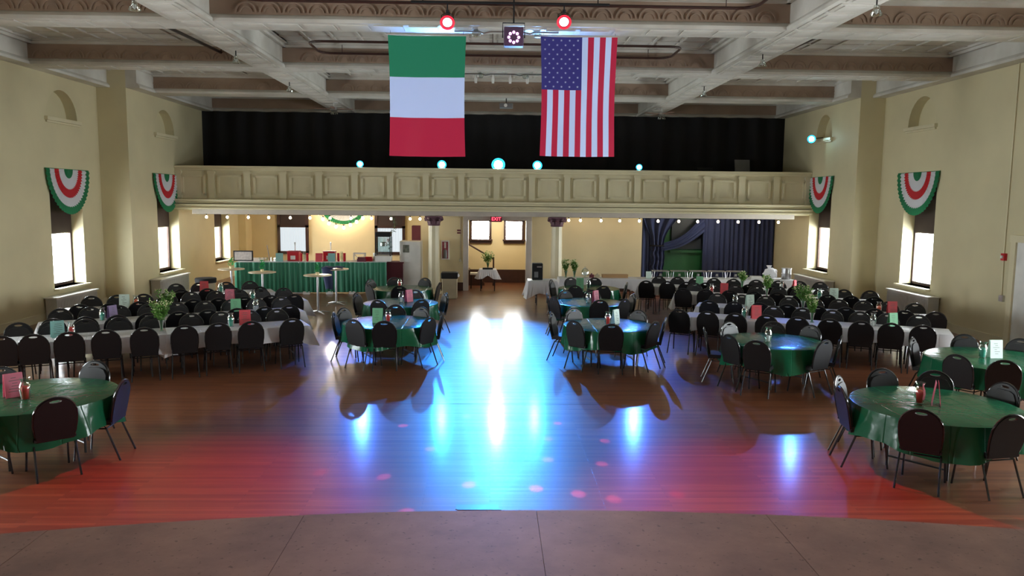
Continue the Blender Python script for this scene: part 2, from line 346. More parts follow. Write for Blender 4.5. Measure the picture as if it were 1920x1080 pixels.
# ceiling beams with stepped profiles
def beam_prof(hw): # half outline of the section (offset, z)
    return [(hw, ZC), (hw, ZC - .06), (hw - .05, ZC - .08), (hw - .05, ZB + .14), (hw - .01, ZB + .11), (hw + .03, ZB + .06), (hw + .03, ZB), ]
def beam(axis, c, hw, a, b, name='ceiling_beam', one=None):
    p = beam_prof(hw)
    if axis == 'y': p = [(u_, v_ - (.006 if v_ < ZC - .2 else 0)) for u_, v_ in p]
    sec = p + [(-u, v) for u, v in p[::-1]]
    if one == 1: sec = [(-hw, ZC)] + p[::1]; sec = p + [(-hw, ZB), (-hw, ZC)]
    if one == -1: sec = [(-u, v) for u, v in p] + [(hw, ZB), (hw, ZC)]
    fn = (lambda u, v, k: (c + u, (a, b)[k], v)) if axis == 'y' else (lambda u, v, k: ((a, b)[k], c + u, v))
    mb = MB(); mb.prism(sec, fn); o = mb.build(name, [m_tin, m_face], kind='structure')
    for f in o.data.polygons:
        if abs(f.normal.z) < .3 and f.area > 1.5: f.material_index = 1 if axis == 'x' else 0
    return o
BY = [4.7, 9.5, 14.48, 19.26, 24.14, 29.0]
BEAMS = [beam('x', y, .32, XL1, XR1) for y in BY]
LB = [beam('y', -5.28, .34, -3.2, 33), beam('y', 5.62, .34, -3.2, 33)]
for x in (XL1 + .18, XR1 - .18): beam('y', x, .18, -3.2, YS, 'ceiling_beam', 1 if x < 0 else -1)
for x in (XL2 + .18, XR2 - .18): beam('y', x, .18, YS, 33, 'ceiling_beam', 1 if x < 0 else -1)
# scalloped plaster relief on the stage-side faces of the beams
sc_ = MB(); n = 12
for r0, r1, d in ((.19, .165, .022), (.11, .09, .016)):
    vs = []
    for i in range(n + 1):
        a = PI * i / n
        for r in (r0, r1):
            for dd in (0, -d): vs.append((r * math.cos(a), dd, r * math.sin(a)))
    fs = []
    for i in range(n):
        o = i * 4; q = o + 4; fs += [(o + 1, o + 3, q + 3, q + 1), (o, o + 1, q + 1, q), (o + 2, q + 2, q + 3, o + 3)]
    sc_.add(vs, fs)
sc_me = sc_.mesh('scallop', m_face, True)
for bi in (2, 3, 4):
    y = BY[bi] - .272
    for k in range(int((XR1 - XL1 - .8) / .42)):
        x = XL1 + .6 + k * .42
        if abs(x + 5.28) < .55 or abs(x - 5.62) < .55: continue
        piece(sc_me, 'scallop', BEAMS[bi], (x, y, ZB + .17))
# pressed plates on the undersides of the long beams, and the seams of the ceiling sheets
pl = MB().box(-.24, .24, -.26, .26, -.018, 0).box(-.17, .17, -.19, .19, -.03, -.018).mesh('plate', m_tin)
for q, x in ((0, -5.28), (1, 5.62)):
    for k in range(28):
        y = 11.2 + k * .62
        if min(abs(y - b) for b in BY) < .05: continue
        piece(pl, 'plate', LB[q], (x, y, ZB - .005))
pl2 = MB().box(-.26, .26, -.2, .2, -.015, 0).mesh('plate', m_tin)
for bi in (2, 3):
    for k in range(int(22 / .62)):
        x = XL1 + .7 + k * .62
        if abs(x + 5.28) < .5 or abs(x - 5.62) < .5: continue
        piece(pl2, 'plate', BEAMS[bi], (x, BY[bi], ZB + .001))
ribs = MB()
x = XL1 + .3
while x < XR1:
    ribs.box(x - .03, x + .03, 9, 33, ZC - .03, ZC); x += .61
y = 10.2
while y < 33: ribs.box(XL1, XR1, y - .03, y + .03, ZC - .025, ZC); y += .61
rb = ribs.build('ceiling_seams', m_tin); rb['kind'] = 'structure'
# inner crown mouldings round the coffers
cr = MB()
xs = [XL1 + .36, -5.28 - .3, -5.28 + .3, 5.62 - .3, 5.62 + .3, XR1 - .36]
for bi in range(1, 5):
    for j in (0, 2, 4):
        xa, xb, ya, yb = xs[j], xs[j + 1], BY[bi] + .27, BY[bi + 1] - .27
        for d, z in ((.16, .05), (.08, .11)):
            cr.box(xa, xb, ya, ya + d, ZC - z, ZC).box(xa, xb, yb - d, yb, ZC - z, ZC).box(xa, xa + d, ya, yb, ZC - z, ZC).box(xb - d, xb, ya, yb, ZC - z, ZC)
cr.build('trim_2', m_tin, kind='structure')

# ------------------------------------------------------------------ balcony
bal = MB().box(XL2, XR2, YB + .02, 33, 2.72, 2.95)
struct(bal, 'balcony_floor_slab', m_cream)
b = thing('balcony_front', '', '', (0, YB, 2.6)); del b['label'], b['category']; b['kind'] = 'structure'
def at0(mb, o=(0, YB, 2.6)):
    mb.v = [(p - o[0], q - o[1], r - o[2]) for p, q, r in mb.v]; return mb
at0(MB().box(XL2, XR2, YB, YB + .18, 2.85, 4.12)).build('parapet', m_cream, b)
at0(MB().box(XL2, XR2, YB - .1, YB + .24, 4.10, 4.18).box(XL2, XR2, YB - .06, YB, 4.03, 4.10)).build('top_rail', m_cream, b, bevel=.012)
at0(MB().box(XL2, XR2, YB - .30, YB, 3.02, 3.09).box(XL2, XR2, YB - .24, YB, 2.95, 3.02).box(XL2, XR2, YB - .30, YB, 2.88, 2.93).box(XL2, XR2, YB - .24, YB, 2.82, 2.88)
    .box(XL2, XR2, YB - .27, YB + .1, 2.76, 2.82)).build('cornice', m_cream, b, bevel=.01)
at0(MB().box(XL2 + .55, XR2 - .55, YB - .12, YB + .5, 2.6, 2.76)).build('lower_beam', m_lilac, b, bevel=.01)
NP = 18; pw = (XR2 - XL2) / NP
pil = MB().box(-.1, .1, -.06, 0, 3.09, 4.03).box(-.13, .13, -.09, 0, 3.93, 4.0); pil.v = [(x_, y_, z_ - 2.6) for x_, y_, z_ in pil.v]; pil = pil.mesh('pilaster', m_cream)
fm = MB(); w2, z0, z1 = pw / 2 - .2, 3.22, 3.88
for (a0, a1, c0, c1) in ((-w2, w2, z0, z0 + .07), (-w2, w2, z1 - .07, z1), (-w2, -w2 + .07, z0, z1), (w2 - .07, w2, z0, z1)):
    fm.box(a0, a1, -.05, 0, c0, c1)
fm.v = [(x_, y_, z_ - 2.6) for x_, y_, z_ in fm.v]; fm = fm.mesh('panel_moulding', m_cream)
for k in range(NP + 1): piece(pil, 'pilaster', b, (XL2 + k * pw + (.1 if k == 0 else -.1 if k == NP else 0), 0, 0))
for k in range(NP): piece(fm, 'panel_moulding', b, (XL2 + (k + .5) * pw, 0, 0))
# black drape closing the balcony and the shaded loft behind
bd = MB(); bd.grid(lambda u, v: (XL2 + u * (XR2 - XL2), 28.55 + .05 * math.sin(u * 190) + .03 * math.sin(u * 71), 2.96 + v * (ZB - 2.96)), 400, 1)
o = bd.build('blackout_curtain', m_dark, smooth=True); tag(o, 'floor-length black curtain closing the loft above the balcony front', 'curtain')
tag(MB().rbox((9.1, 28.1, 3.83), (.55, .04, 1.76), 0, R(-12)).build('leaning_board', m_grey), 'grey board leaning against the black curtain on the balcony', 'board')
tag(MB().box(7.0, 7.55, 26.5, 26.8, 2.96, 4.32).build('equipment_case', m_dark, bevel=.01), 'dark equipment case standing behind the balcony rail near the leaning board', 'case')
# far walls under the balcony
struct(MB().box(XL2 - .5, -2.2, 33, 33.3, 0, 2.72), 'wall_bar', m_wall2)
struct(MB().box(-2.44, -2.3, 27.1, 33, 0, 2.72), 'wall_partition', m_wall2)
struct(MB().box(-2.45, -.95, 26.9, 27.1, 0, 2.72).box(-.95, 1.32, 26.9, 27.1, 2.45, 2.72).box(1.32, 5.25, 26.9, 27.1, 0, 2.72), 'wall_back', m_wall2)
struct(MB().box(5.1, 5.25, 27.1, 29.6, 0, 2.72), 'wall_return', m_wall2)
struct(MB().box(5.1, XR2 + .3, 29.6, 29.8, 0, 2.72), 'wall_curtain_side', m_gwall)
struct(MB().box(XL2, XL2 + .3, 32.2, 33, 0, 2.72), 'column_corner', m_wall2)
# vestibule behind the doorway
vw = struct(MB().box(-2.3, 2.2, 29.6, 29.9, 0, 2.72), 'wall_vestibule', m_wall2)
cut(vw, [MB().box(-.74, -.10, 29.3, 30.3, 1.66, 2.34), MB().box(.55, 1.16, 29.3, 30.3, 1.66, 2.34)])
struct(MB().box(2.0, 2.2, 27.1, 29.6, 0, 2.72), 'wall_vestibule_side', m_wall2)
for i, (a, c) in enumerate(((-.74, -.10), (.55, 1.16))):
    w = thing('window_%d' % (10 + i), '', '', ((a + c) / 2, 29.6, 1.66)); del w['label'], w['category']; w['kind'] = 'structure'
    def q(mb): return at0(mb, ((a + c) / 2, 29.6, 1.66))
    fr = MB().box(a - .08, a, 29.5, 29.62, 1.6, 2.42).box(c, c + .1, 29.5, 29.62, 1.6, 2.42).box(a - .08, c + .1, 29.5, 29.62, 2.34, 2.42)
    q(fr).build('window_frame', m_brown, w); q(MB().box(a - .12, c + .14, 29.42, 29.7, 1.6, 1.66).box(a - .08, c + .1, 29.5, 29.6, 1.5, 1.6)).build('window_sill', m_brown, w, bevel=.008)
    q(MB().box(a, c, 29.76, 29.77, 1.66, 2.34)).build('pane', m_pane, w)
    ld = bpy.data.lights.new('portal', 'AREA'); ld.shape = 'RECTANGLE'; ld.size = c - a; ld.size_y = .68
    lo = bpy.data.objects.new('daylight_opening', ld); COL.objects.link(lo); lo.location = ((a + c) / 2, 29.86, 2.0)
    lo.rotation_euler = Vector((0, -1, 0)).to_track_quat('-Z', 'Y').to_euler(); ld.cycles.is_portal = True
# doorway casing
struct(MB().box(-.98, -.8, 26.82, 27.14, 0, 2.45).box(1.2, 1.4, 26.82, 27.14, 0, 2.45).box(-.98, 1.4, 26.82, 27.14, 2.45, 2.68), 'door_1', m_lilac, bevel=.008)
struct(MB().box(-2.3, 2.0, 29.56, 29.6, 0, .5), 'baseboard_vestibule', m_brown)
struct(MB().box(-2.45, -.98, 26.86, 26.9, 0, .28).box(1.4, 5.25, 26.86, 26.9, 0, .28), 'baseboard_back', m_brown)
struct(MB().box(XL1, XL1 + .03, 3, YS, 0, .2).box(XL2, XL2 + .03, YS, 33, 0, .2), 'baseboard_left', m_cream)
struct(MB().box(XR1 - .03, XR1, 16.8, YS, 0, .2).box(XR2 - .03, XR2, YS, 29.6, 0, .2), 'baseboard_right', m_cream)
# bar-side rear windows
for i, (a, c) in enumerate(((-9.03, -7.73), (-4.94, -3.66))):
    w = thing('window_%d' % (12 + i), '', '', ((a + c) / 2, 33, .8)); del w['label'], w['category']; w['kind'] = 'structure'
    def q(mb): return at0(mb, ((a + c) / 2, 33, .8))
    q(MB().box(a, a + .12, 32.9, 33, .8, 2.7).box(c - .12, c, 32.9, 33, .8, 2.7).box(a, c, 32.9, 33, .8, .92).box(a, c, 32.9, 33, 1.92, 2.02)).build('window_frame', m_brown, w)
    q(MB().box(a + .1, c - .1, 32.93, 32.97, 1.98, 2.68)).build('roller_shade', m_shade, w)
    q(MB().grid(lambda u, v: (a + .12 + u * (c - a - .24), 32.94 + .012 * math.sin(u * 60), .92 + v * 1.0), 80, 1)).build('window_blind', glow('glowing_sheer_%d' % i, (.86, .95, 1), .9), w)  # sheer glows in place of daylight; the wall behind has no opening

# ------------------------------------------------------------------ stage edge
def stage_y(x): return 3.96 - .041 * (x - .25) ** 2
pts = [(-11.2, -3.2)] + [(x_, stage_y(x_)) for x_ in [-11.2 + 22.6 * k / 60 for k in range(61)]] + [(11.4, -3.2)]
st = struct(MB().prism(pts, lambda u, v, k: (u, v, (0, 1.485)[k])), 'floor_stage', m_stage)
def clip_panel(x0, x1, y0, y1, g=.0012):
    n = 8; P = [(x0 + g, y0 + g), (x1 - g, y0 + g)]
    if y1 > 3: P += [(x1 - g + (x0 - x1 + 2 * g) * k / n, stage_y(x1 - g + (x0 - x1 + 2 * g) * k / n) + .02) for k in range(n + 1)]
    else: P += [(x1 - g, y1 - g), (x0 + g, y1 - g)]
    return P
for j, (y0, y1) in enumerate(((-.9, 2.28 - .8), (2.28 - .8, 9))):
    k = 0; x0 = -6.2 + .35 * j
    while x0 < 6:
        P = clip_panel(x0, x0 + 1.22, y0, y1)
        MB().prism(P, lambda u, v, q: (u, v, (1.485, 1.5 + .0008 * ((k + j) % 2))[q])).build('stage_panel', m_stage, st); x0 += 1.22; k += 1
o = MB().prism([(-.02, -.018), (.02, -.02), (.03, .004), (.012, .022), (-.018, .016)], lambda u, v, k: (u, v, .0 + .004 * k)).build('paper_scrap', mat('scrap_paper', (222, 178, 120), .8), loc=(-.83, 2.84, 1.5015))
tag(o, 'small crumpled buff paper scrap lying on the stage boards', 'scrap')

# right-hand side door beyond the wall corner
d = thing('door_2', '', '', (XR1, 15.9, 0)); del d['label'], d['category']; d['kind'] = 'structure'
MB().box(-.05, 0, -.75, .62, 0, 2.35).build('door_panel', m_white, d, bevel=.01)
MB().box(-.09, 0, .62, .78, 0, 2.35).box(-.09, 0, -.9, -.75, 0, 2.35).box(-.1, 0, -.92, .8, 2.35, 2.5).build('door_frame', m_cream, d)
o = MB().tube([(XR1 - .02, 16.98, ZB), (XR1 - .02, 16.98, 2.0), (XR1 - .02, 16.95, 1.1)], .014).build('conduit_pipe', m_cream); tag(o, 'thin cream conduit running down the wall beside the white side door', 'pipe')
o = thing('fire_alarm_pull', 'small red alarm pull box halfway along the cream conduit', 'alarm', (XR1, 16.95, 2.0))
MB().box(-.07, 0, -.06, .06, -.08, .08).build('housing', m_red, o); MB().box(-.1, -.07, -.03, .03, -.03, .03).build('handle', m_white, o)
o = MB().box(XR1 - .05, XR1, 16.86, 17.0, 1.0, 1.14).build('switch_box', m_steel); tag(o, 'grey metal switch box at the foot of the cream conduit', 'switch')

# ------------------------------------------------------------------ columns
for cx, lab in ((-1.93, 'cream fluted column with brown leafy capital left of the doorway'), (2.2, 'cream fluted column with brown leafy capital behind the vases')):
    c = thing('column', '', '', (cx, 26.05, 0)); del c['label'], c['category']; c['kind'] = 'structure'
    sh = MB()
    sh.grid(lambda u, v: ((.2 - .02 * v) * (1 - .05 * abs(math.sin(10 * PI * u))) * math.cos(2 * PI * u), (.2 - .02 * v) * (1 - .05 * abs(math.sin(10 * PI * u))) * math.sin(2 * PI * u), .12 + v * 2.18), 80, 1, wrap=True)
    sh.build('shaft', m_cream, c); MB().lathe([(.27, 0), (.27, .06), (.23, .08), (.24, .12), (.2, .14)], 24).build('base', m_cream, c)
    m_cap = mat('capital_brown', (104, 72, 84), .6)
    cp = MB().lathe([(.2, 2.28), (.22, 2.3), (.2, 2.33), (.2, 2.42), (.24, 2.52), (.27, 2.56)], 20).box(-.28, .28, -.28, .28, 2.56, 2.6); cp.build('capital', m_cap, c)
    lf = MB().add([(-.06, 0, 0), (.06, 0, 0), (.08, -.03, .1), (-.08, -.03, .1), (.05, -.1, .16), (-.05, -.1, .16), (0, -.12, .12)], [(0, 1, 2, 3), (3, 2, 4, 5), (5, 4, 6)]).mesh('leaf', m_cap)
    for k in range(8): a = k * PI / 4; piece(lf, 'leaf', c, (.2 * math.sin(a), -.2 * math.cos(a), 2.33), rot=(0, 0, a))
    vo = MB().tube([(0, .0 + .05 * math.cos(t), .05 * math.sin(t)) for t in [k * PI / 5 for k in range(10)]], .025, 6, closed=True).mesh('volute', m_cap)
    for sx in (-1, 1):
        for sy in (-1, 1): piece(vo, 'volute', c, (sx * .25, sy * .25, 2.5), sx * sy * PI / 4)
print('structure done')

# ------------------------------------------------------------------ banquet chair
def back_outline(k=1.0):
    P = [(-.185 * k, .425), (.185 * k, .425), (.2 * k, .5), (.213 * k, .6), (.214 * k, .68)]
    P += [(.214 * k * math.cos(a), .70 + .215 * k * math.sin(a)) for a in [PI * i / 14 for i in range(1, 14)]]
    P += [(-.214 * k, .68), (-.213 * k, .6), (-.2 * k, .5)]; return P
def lean(z): return -.185 - (z - .42) * .2
def chair_back():
    bm = bmesh.new(); out = back_outline(.97); hole = [(.062 * math.cos(2 * PI * i / 10), .868 + .017 * math.sin(2 * PI * i / 10)) for i in range(10)]
    for dy in (0.016, -.016):
        ed = []
        for loop in (out, hole):
            vs = [bm.verts.new((x, lean(z) + dy, z)) for x, z in loop]; ed += [bm.edges.new((vs[i], vs[(i + 1) % len(vs)])) for i in range(len(vs))]
        bmesh.ops.triangle_fill(bm, edges=ed, use_beauty=True)
    bm.verts.ensure_lookup_table(); n = len(out); m = len(hole); t = n + m
    for o, k in ((0, n), (n, m)):
        for i in range(k):
            a, b_ = bm.verts[o + i], bm.verts[o + (i + 1) % k]; c, d_ = bm.verts[t + o + (i + 1) % k], bm.verts[t + o + i]
            bm.faces.new((a, b_, c, d_))
    bmesh.ops.recalc_face_normals(bm, faces=bm.faces); me = bpy.data.meshes.new('backrest'); bm.to_mesh(me); bm.free(); me.materials.append(m_blackv); return me
proto = thing('banquet_chair', 'x', 'chair', (0, 0, 0))
piece(chair_back(), 'backrest', proto, (0, 0, 0))
pd = [(x * .8, z) for x, z in back_outline(.97) if z < .84]
MB().prism([(-.165, .45), (.165, .45), (.18, .6), (.18, .74), (.14, .81), (.08, .835), (-.08, .835), (-.14, .81), (-.18, .74), (-.18, .6)], lambda u, v, k: (u, lean(v) + (.016, .036)[k], v)).build('back_pad', m_blackv, proto, smooth=True)
MB().tube([(x, lean(z), z) for x, z in back_outline(1.0)], .0125, 6, closed=True).build('back_frame', m_blackm, proto, smooth=True)
MB().box(-.205, .205, -.2, .215, .425, .455).box(-.2, .2, -.19, .21, .455, .485).build('seat', m_blackv, proto, bevel=0)
legs = {'f': MB().tube([(.19, .17, .425), (.2, .19, .38), (.215, .235, 0)], .0115, 6).mesh('leg', m_blackm, True),
        'g': MB().tube([(-.19, .17, .425), (-.2, .19, .38), (-.215, .235, 0)], .0115, 6).mesh('leg', m_blackm, True),
        'r': MB().tube([(.19, -.1, .425), (.2, -.14, .38), (.215, -.29, 0)], .0115, 6).mesh('leg', m_blackm, True),
        's': MB().tube([(-.19, -.1, .425), (-.2, -.14, .38), (-.215, -.29, 0)], .0115, 6).mesh('leg', m_blackm, True)}
for k in 'fgrs': piece(legs[k], 'leg', proto, (0, 0, 0))
MB().tube([(-.2, -.14, .38), (-.2, .19, .38)], .008).tube([(.2, -.14, .38), (.2, .19, .38)], .008).tube([(-.2, -.14, .38), (.2, -.14, .38)], .008).tube([(-.2, .19, .38), (.2, .19, .38)], .008).build('seat_frame', m_blackm, proto)
first = [True]
proto.scale = (1.02,) * 3
def chair(x, y, rz, label, group):
    if first[0]:
        first[0] = False; proto.location = (x, y, 0); proto.rotation_euler = (0, 0, rz); proto['label'] = label; proto['group'] = group; return proto
    return dup(proto, (x, y, 0), rz, label, group)

# ------------------------------------------------------------------ round tables
ORD = ['first', 'second', 'third', 'fourth', 'fifth', 'sixth', 'seventh', 'eighth', 'ninth']
def round_cloth(r, seed):
    rnd = random.Random(seed); ph = [rnd.random() * 6.28 for _ in range(4)]
    mb = MB(); N = 72; prof = [(0.0, .757), (.5, .757), (.97, .757), (1.0, .75), (1.005, .72)]
    def fn(u, v):
        a = 2 * PI * u; k = v * 8
        if k <= 4: i = int(min(k, 3.999)); t = k - i; p, q = prof[i], prof[i + 1]; rr = (p[0] + (q[0] - p[0]) * t) * r; z = p[1] + (q[1] - p[1]) * t
        else:
            t = (k - 4) / 4; w = .03 * math.sin(9 * a + ph[0]) + .022 * math.sin(17 * a + ph[1]) + .02 * math.sin(5 * a + ph[2])
            rr = r * 1.005 + t * (.035 + w); z = .72 - t * (.34 + .05 * math.sin(4 * a + ph[3]))
        return (rr * math.cos(a), rr * math.sin(a), z)
    return mb.grid(fn, N, 8, wrap=True)
def round_table(name_pos, x, y, r, seed):
    t = thing('round_table', 'round folding table under the green cover, the ' + name_pos, 'table', (x, y, 0), random.Random(seed).random(), 'round folding tables')
    MB().lathe([(r - .05, .715), (r - .02, .72), (r - .02, .745), (r - .05, .75)], 40).build('tabletop', m_top, t)
    lg = MB().tube([(0, 0, .715), (0, 0, .1), (0, 0, 0)], .016, 6).mesh('leg', m_leg)
    for sx in (-1, 1):
        for sy in (-1, 1): piece(lg, 'leg', t, (sx * .42, sy * .34, 0))
    for sx in (-1, 1): MB().tube([(sx * .42, -.34, .12), (sx * .42, .34, .12)], .012).build('leg_brace', m_leg, t)
    o = round_cloth(r, seed).build('table_cover', m_green, loc=(x, y, 0), smooth=True)
    tag(o, 'shiny green plastic cover on the ' + name_pos, 'tablecloth', 'green round table covers')
TAB = {
 'L1': (-2.0, 15.05, .9, 'nearest the dance floor on the bar side of the aisle', 'front bar-side aisle table',
   [(-3.07, 15.07, 'facing the aisle from the rows side'), (-3.0, 15.67, 'second on its rows side'), (-2.42, 14.34, 'stage side, next to the green card'), (-1.95, 14.05, 'stage side, middle'), (-1.25, 14.52, 'stage side, nearest the aisle'), (-.96, 15.16, 'side-on beside the aisle'), (-1.44, 15.89, 'far side toward the aisle'), (-2.01, 16.2, 'far side, middle')]),
 'L2': (-2.1, 17.9, .86, 'second from the stage on the bar side of the aisle', 'middle bar-side aisle table',
   [(-3.18, 18.27, 'rows side'), (-2.47, 17.03, 'stage side, toward the rows'), (-1.61, 17.17, 'stage side, toward the aisle'), (-1.09, 18.38, 'side-on beside the aisle'), (-1.85, 18.88, 'far side')]),
 'L3': (-2.4, 20.85, .82, 'farthest back on the bar side, near the skirted bar', 'rear bar-side aisle table',
   [(-3.36, 21.45, 'nearest the cocktail tables'), (-2.35, 19.8, 'stage side, middle'), (-2.76, 21.95, 'bar side, dark back to the skirt'), (-1.84, 21.9, 'far side by the column'), (-1.4, 20.7, 'beside the aisle'), (-3.2, 20.24, 'stage side, toward the cocktail tables')]),
 'R1': (2.3, 14.85, .88, 'nearest the dance floor on the curtain side of the aisle', 'front curtain-side aisle table',
   [(1.58, 14.2, 'stage side, nearest the aisle'), (2.19, 13.83, 'stage side, middle'), (3.05, 14.17, 'stage side, toward the rows'), (3.35, 14.63, 'facing the aisle from the rows side'), (3.03, 15.62, 'far side toward the rows'), (1.71, 15.88, 'far side toward the aisle'), (1.21, 15.25, 'side-on beside the aisle')]),
 'R2': (2.35, 18.2, .84, 'second from the stage on the curtain side of the aisle', 'middle curtain-side aisle table',
   [(1.46, 17.71, 'aisle side, nearer the stage'), (1.35, 18.31, 'aisle side, farther back'), (2.45, 17.25, 'stage side, middle'), (3.05, 17.45, 'stage side, toward the rows'), (1.84, 19.1, 'far side toward the aisle'), (3.42, 18.42, 'rows side'), (2.53, 19.2, 'far side, middle')]),
 'R3': (2.7, 21.2, .84, 'farthest back on the curtain side, before the buffet', 'rear curtain-side aisle table',
   [(1.7, 21.65, 'side-on by the aisle'), (2.22, 20.2, 'stage side, toward the aisle'), (2.95, 20.15, 'stage side, toward the rows'), (2.3, 22.3, 'buffet side, behind the teal card'), (3.0, 22.25, 'buffet side, toward the curtain'), (3.73, 21.09, 'rows side')]),
 'RF': (4.93, 13.2, .86, 'with the empty hurricane glass before the curtain-side rows', 'clear-glass round table before the rows',
   [(4.03, 12.77, 'stage side, nearer the aisle'), (4.29, 12.2, 'stage side, middle'), (5.45, 12.3, 'stage side, toward the side wall'), (5.9, 12.72, 'side wall side'), (3.8, 13.47, 'aisle side, blue-lit'), (4.44, 14.15, 'far side, pale front showing'), (5.3, 14.2, 'far side, middle'), (5.85, 13.8, 'far side toward the wall')]),
 'RR': (7.9, 11.75, .98, 'with the white card by the curtain-side wall', 'white-card round table by the wall',
   [(6.95, 11.14, 'stage side, aisle end'), (7.4, 10.75, 'stage side, middle'), (8.14, 12.9, 'far side, blue-grey front showing'), (7.05, 12.55, 'aisle side, slate front showing'), (8.85, 12.5, 'far side by the door')]),
 'FR': (5.36, 8.97, .95, 'in the near corner by the white side door', 'curtain-side corner round table',
   [(4.7, 8.1, 'stage side, middle'), (5.56, 7.9, 'stage side, toward the wall'), (6.25, 8.4, 'wall side, nearer the stage'), (4.5, 9.68, 'aisle side, farther from the stage'), (4.27, 9.1, 'aisle side, nearer the stage'), (5.3, 10.13, 'far side, middle'), (5.95, 10.0, 'far side, behind the pink card'), (6.45, 9.33, 'wall side, blue-lit back pad')]),
 'FL': (-5.52, 9.28, .93, 'in the near corner on the bar side', 'bar-side corner round table',
   [(-4.84, 8.52, 'stage side, back to the stage'), (-4.47, 9.33, 'aisle side, blue-lit'), (-5.35, 10.42, 'far side, pale front showing'), (-6.35, 10.0, 'far side, cut by the frame'), (-5.75, 8.2, 'stage side, farther from the aisle')])}
for ti, (k, (cx, cy, r, pos, short, cs)) in enumerate(TAB.items()):
    round_table(short, cx, cy, r, 11 + ti)
    for (bx, by, ph) in cs:
        d = Vector((cx - bx, cy - by)); d0 = d.length; d.normalize(); rr = min(max(d0, r + .12), r + .3)
        b0 = Vector((cx, cy)) - d * rr; o0 = b0 + d * .27
        chair(o0.x, o0.y, math.atan2(d.y, d.x) - PI / 2, 'black chair at the ' + short + ', ' + ph, 'chairs round the green tables')

# ------------------------------------------------------------------ rows of white tables
ROWS = {
 'A': ((-8.23, 13.15), 25.4, 4.95, [0.06, 0.49, 0.99, 1.54, 2.12, 2.75, 3.3, 3.86, 4.58], [0.16, 0.68, 1.2, 1.72, 2.27, 2.95, 3.5, 4.02, 4.54], 'nearest', 'bar'),
 'B': ((-8.62, 14.8), 28, 4.88, [0.25, 0.78, 1.3, 1.82, 2.37, 2.9, 3.44, 3.97, 4.5], [0.35, 0.87, 1.4, 1.95, 2.49, 3.04, 3.59, 4.11, 4.63], 'second', 'bar'),
 'C': ((-9.14, 16.69), 26.7, 5.0, [0.29, 0.84, 1.4, 1.93, 2.47, 3.0, 3.54, 4.11, 4.64], [0.5, 1.02, 1.54, 2.04, 2.56, 3.09, 3.63, 4.15, 4.67], 'third', 'bar'),
 'D': ((-8.19, 19.41), 24.9, 2.6, [0.36, 0.93, 1.54, 2.16], [0.33, 0.88, 1.53, 2.12], 'rearmost', 'bar'),
 'RA': ((4.34, 16.7), -25, 5.0, [0.0, 0.58, 1.13, 1.74, 2.32, 2.9, 3.44, 3.96, 4.49], [1.74, 2.32, 2.9, 3.43, 3.96, 4.5], 'nearest', 'curtain'),
 'RB': ((5.01, 18.34), -21.1, 5.0, [0.33, 0.88, 1.42, 1.99, 2.62, 3.2, 3.75, 4.33, 4.9], [0.4, 0.97, 1.5, 2.03, 2.58, 3.12, 3.66, 4.19, 4.72], 'second', 'curtain'),
 'RC': ((5.08, 20.77), -21, 5.0, [0.27, 0.84, 1.42, 2.0, 2.56, 3.13, 3.72, 4.25, 4.78], [0.39, 0.93, 1.47, 2.02, 2.58, 3.11, 3.64, 4.2, 4.8], 'third', 'curtain'),
 'RD': ((4.4, 22.62), -17.5, 5.1, [0.3, 0.86, 1.39, 1.92, 2.47, 3.07, 3.69, 4.26], [0.5, 1.05, 1.58, 2.1, 2.65, 3.28, 3.89, 4.45, 5.0], 'rearmost', 'curtain')}
def white_cloth(L, Wd, seed, drop=.26, e0=True, e1=True):
    rnd = random.Random(seed); ph = [rnd.random() * 6.28 for _ in range(4)]; hx, hy = L / 2 + .012, Wd / 2 + .012
    per = []; nx, ny = 26, 8
    for i in range(nx): per.append((-hx + 2 * hx * i / nx, -hy, 0, -1))
    for i in range(ny): per.append((hx, -hy + 2 * hy * i / ny, 1, 0))
    for i in range(nx): per.append((hx - 2 * hx * i / nx, hy, 0, 1))
    for i in range(ny): per.append((-hx, hy - 2 * hy * i / ny, -1, 0))
    N = len(per); mb = MB(); vs = [(0, 0, .757)] + [(p[0] * .98, p[1] * .95, .757) for p in per] + [(p[0], p[1], .75) for p in per]
    for t in (.33, .66, 1):
        for i, p in enumerate(per):
            c = max(0, 1 - math.hypot(abs(p[0]) - hx, abs(p[1]) - hy) / .35); s_ = i / N * 2 * PI
            w = .014 * math.sin(s_ * 23 + ph[0]) + .01 * math.sin(s_ * 41 + ph[1]); end = abs(p[2])
            out = (.02 + w + .03 * c + end * .06) * t
            dx = p[2] * out + (math.copysign(.06 * c * t, p[0]) if c else 0); dy = p[3] * out + (math.copysign(.02 * c * t, p[1]) if c else 0)
            vs.append((p[0] + dx, p[1] + dy, .75 - t * (drop + .15 * c + .02 * math.sin(s_ * 5 + ph[2]))))
    fs = [(0, 1 + (i + 1) % N, 1 + i) for i in range(N)]
    for r_ in range(4): fs += [(1 + r_ * N + i, 1 + r_ * N + (i + 1) % N, 1 + (r_ + 1) * N + (i + 1) % N, 1 + (r_ + 1) * N + i) for i in range(N)]
    return mb.add(vs, fs)
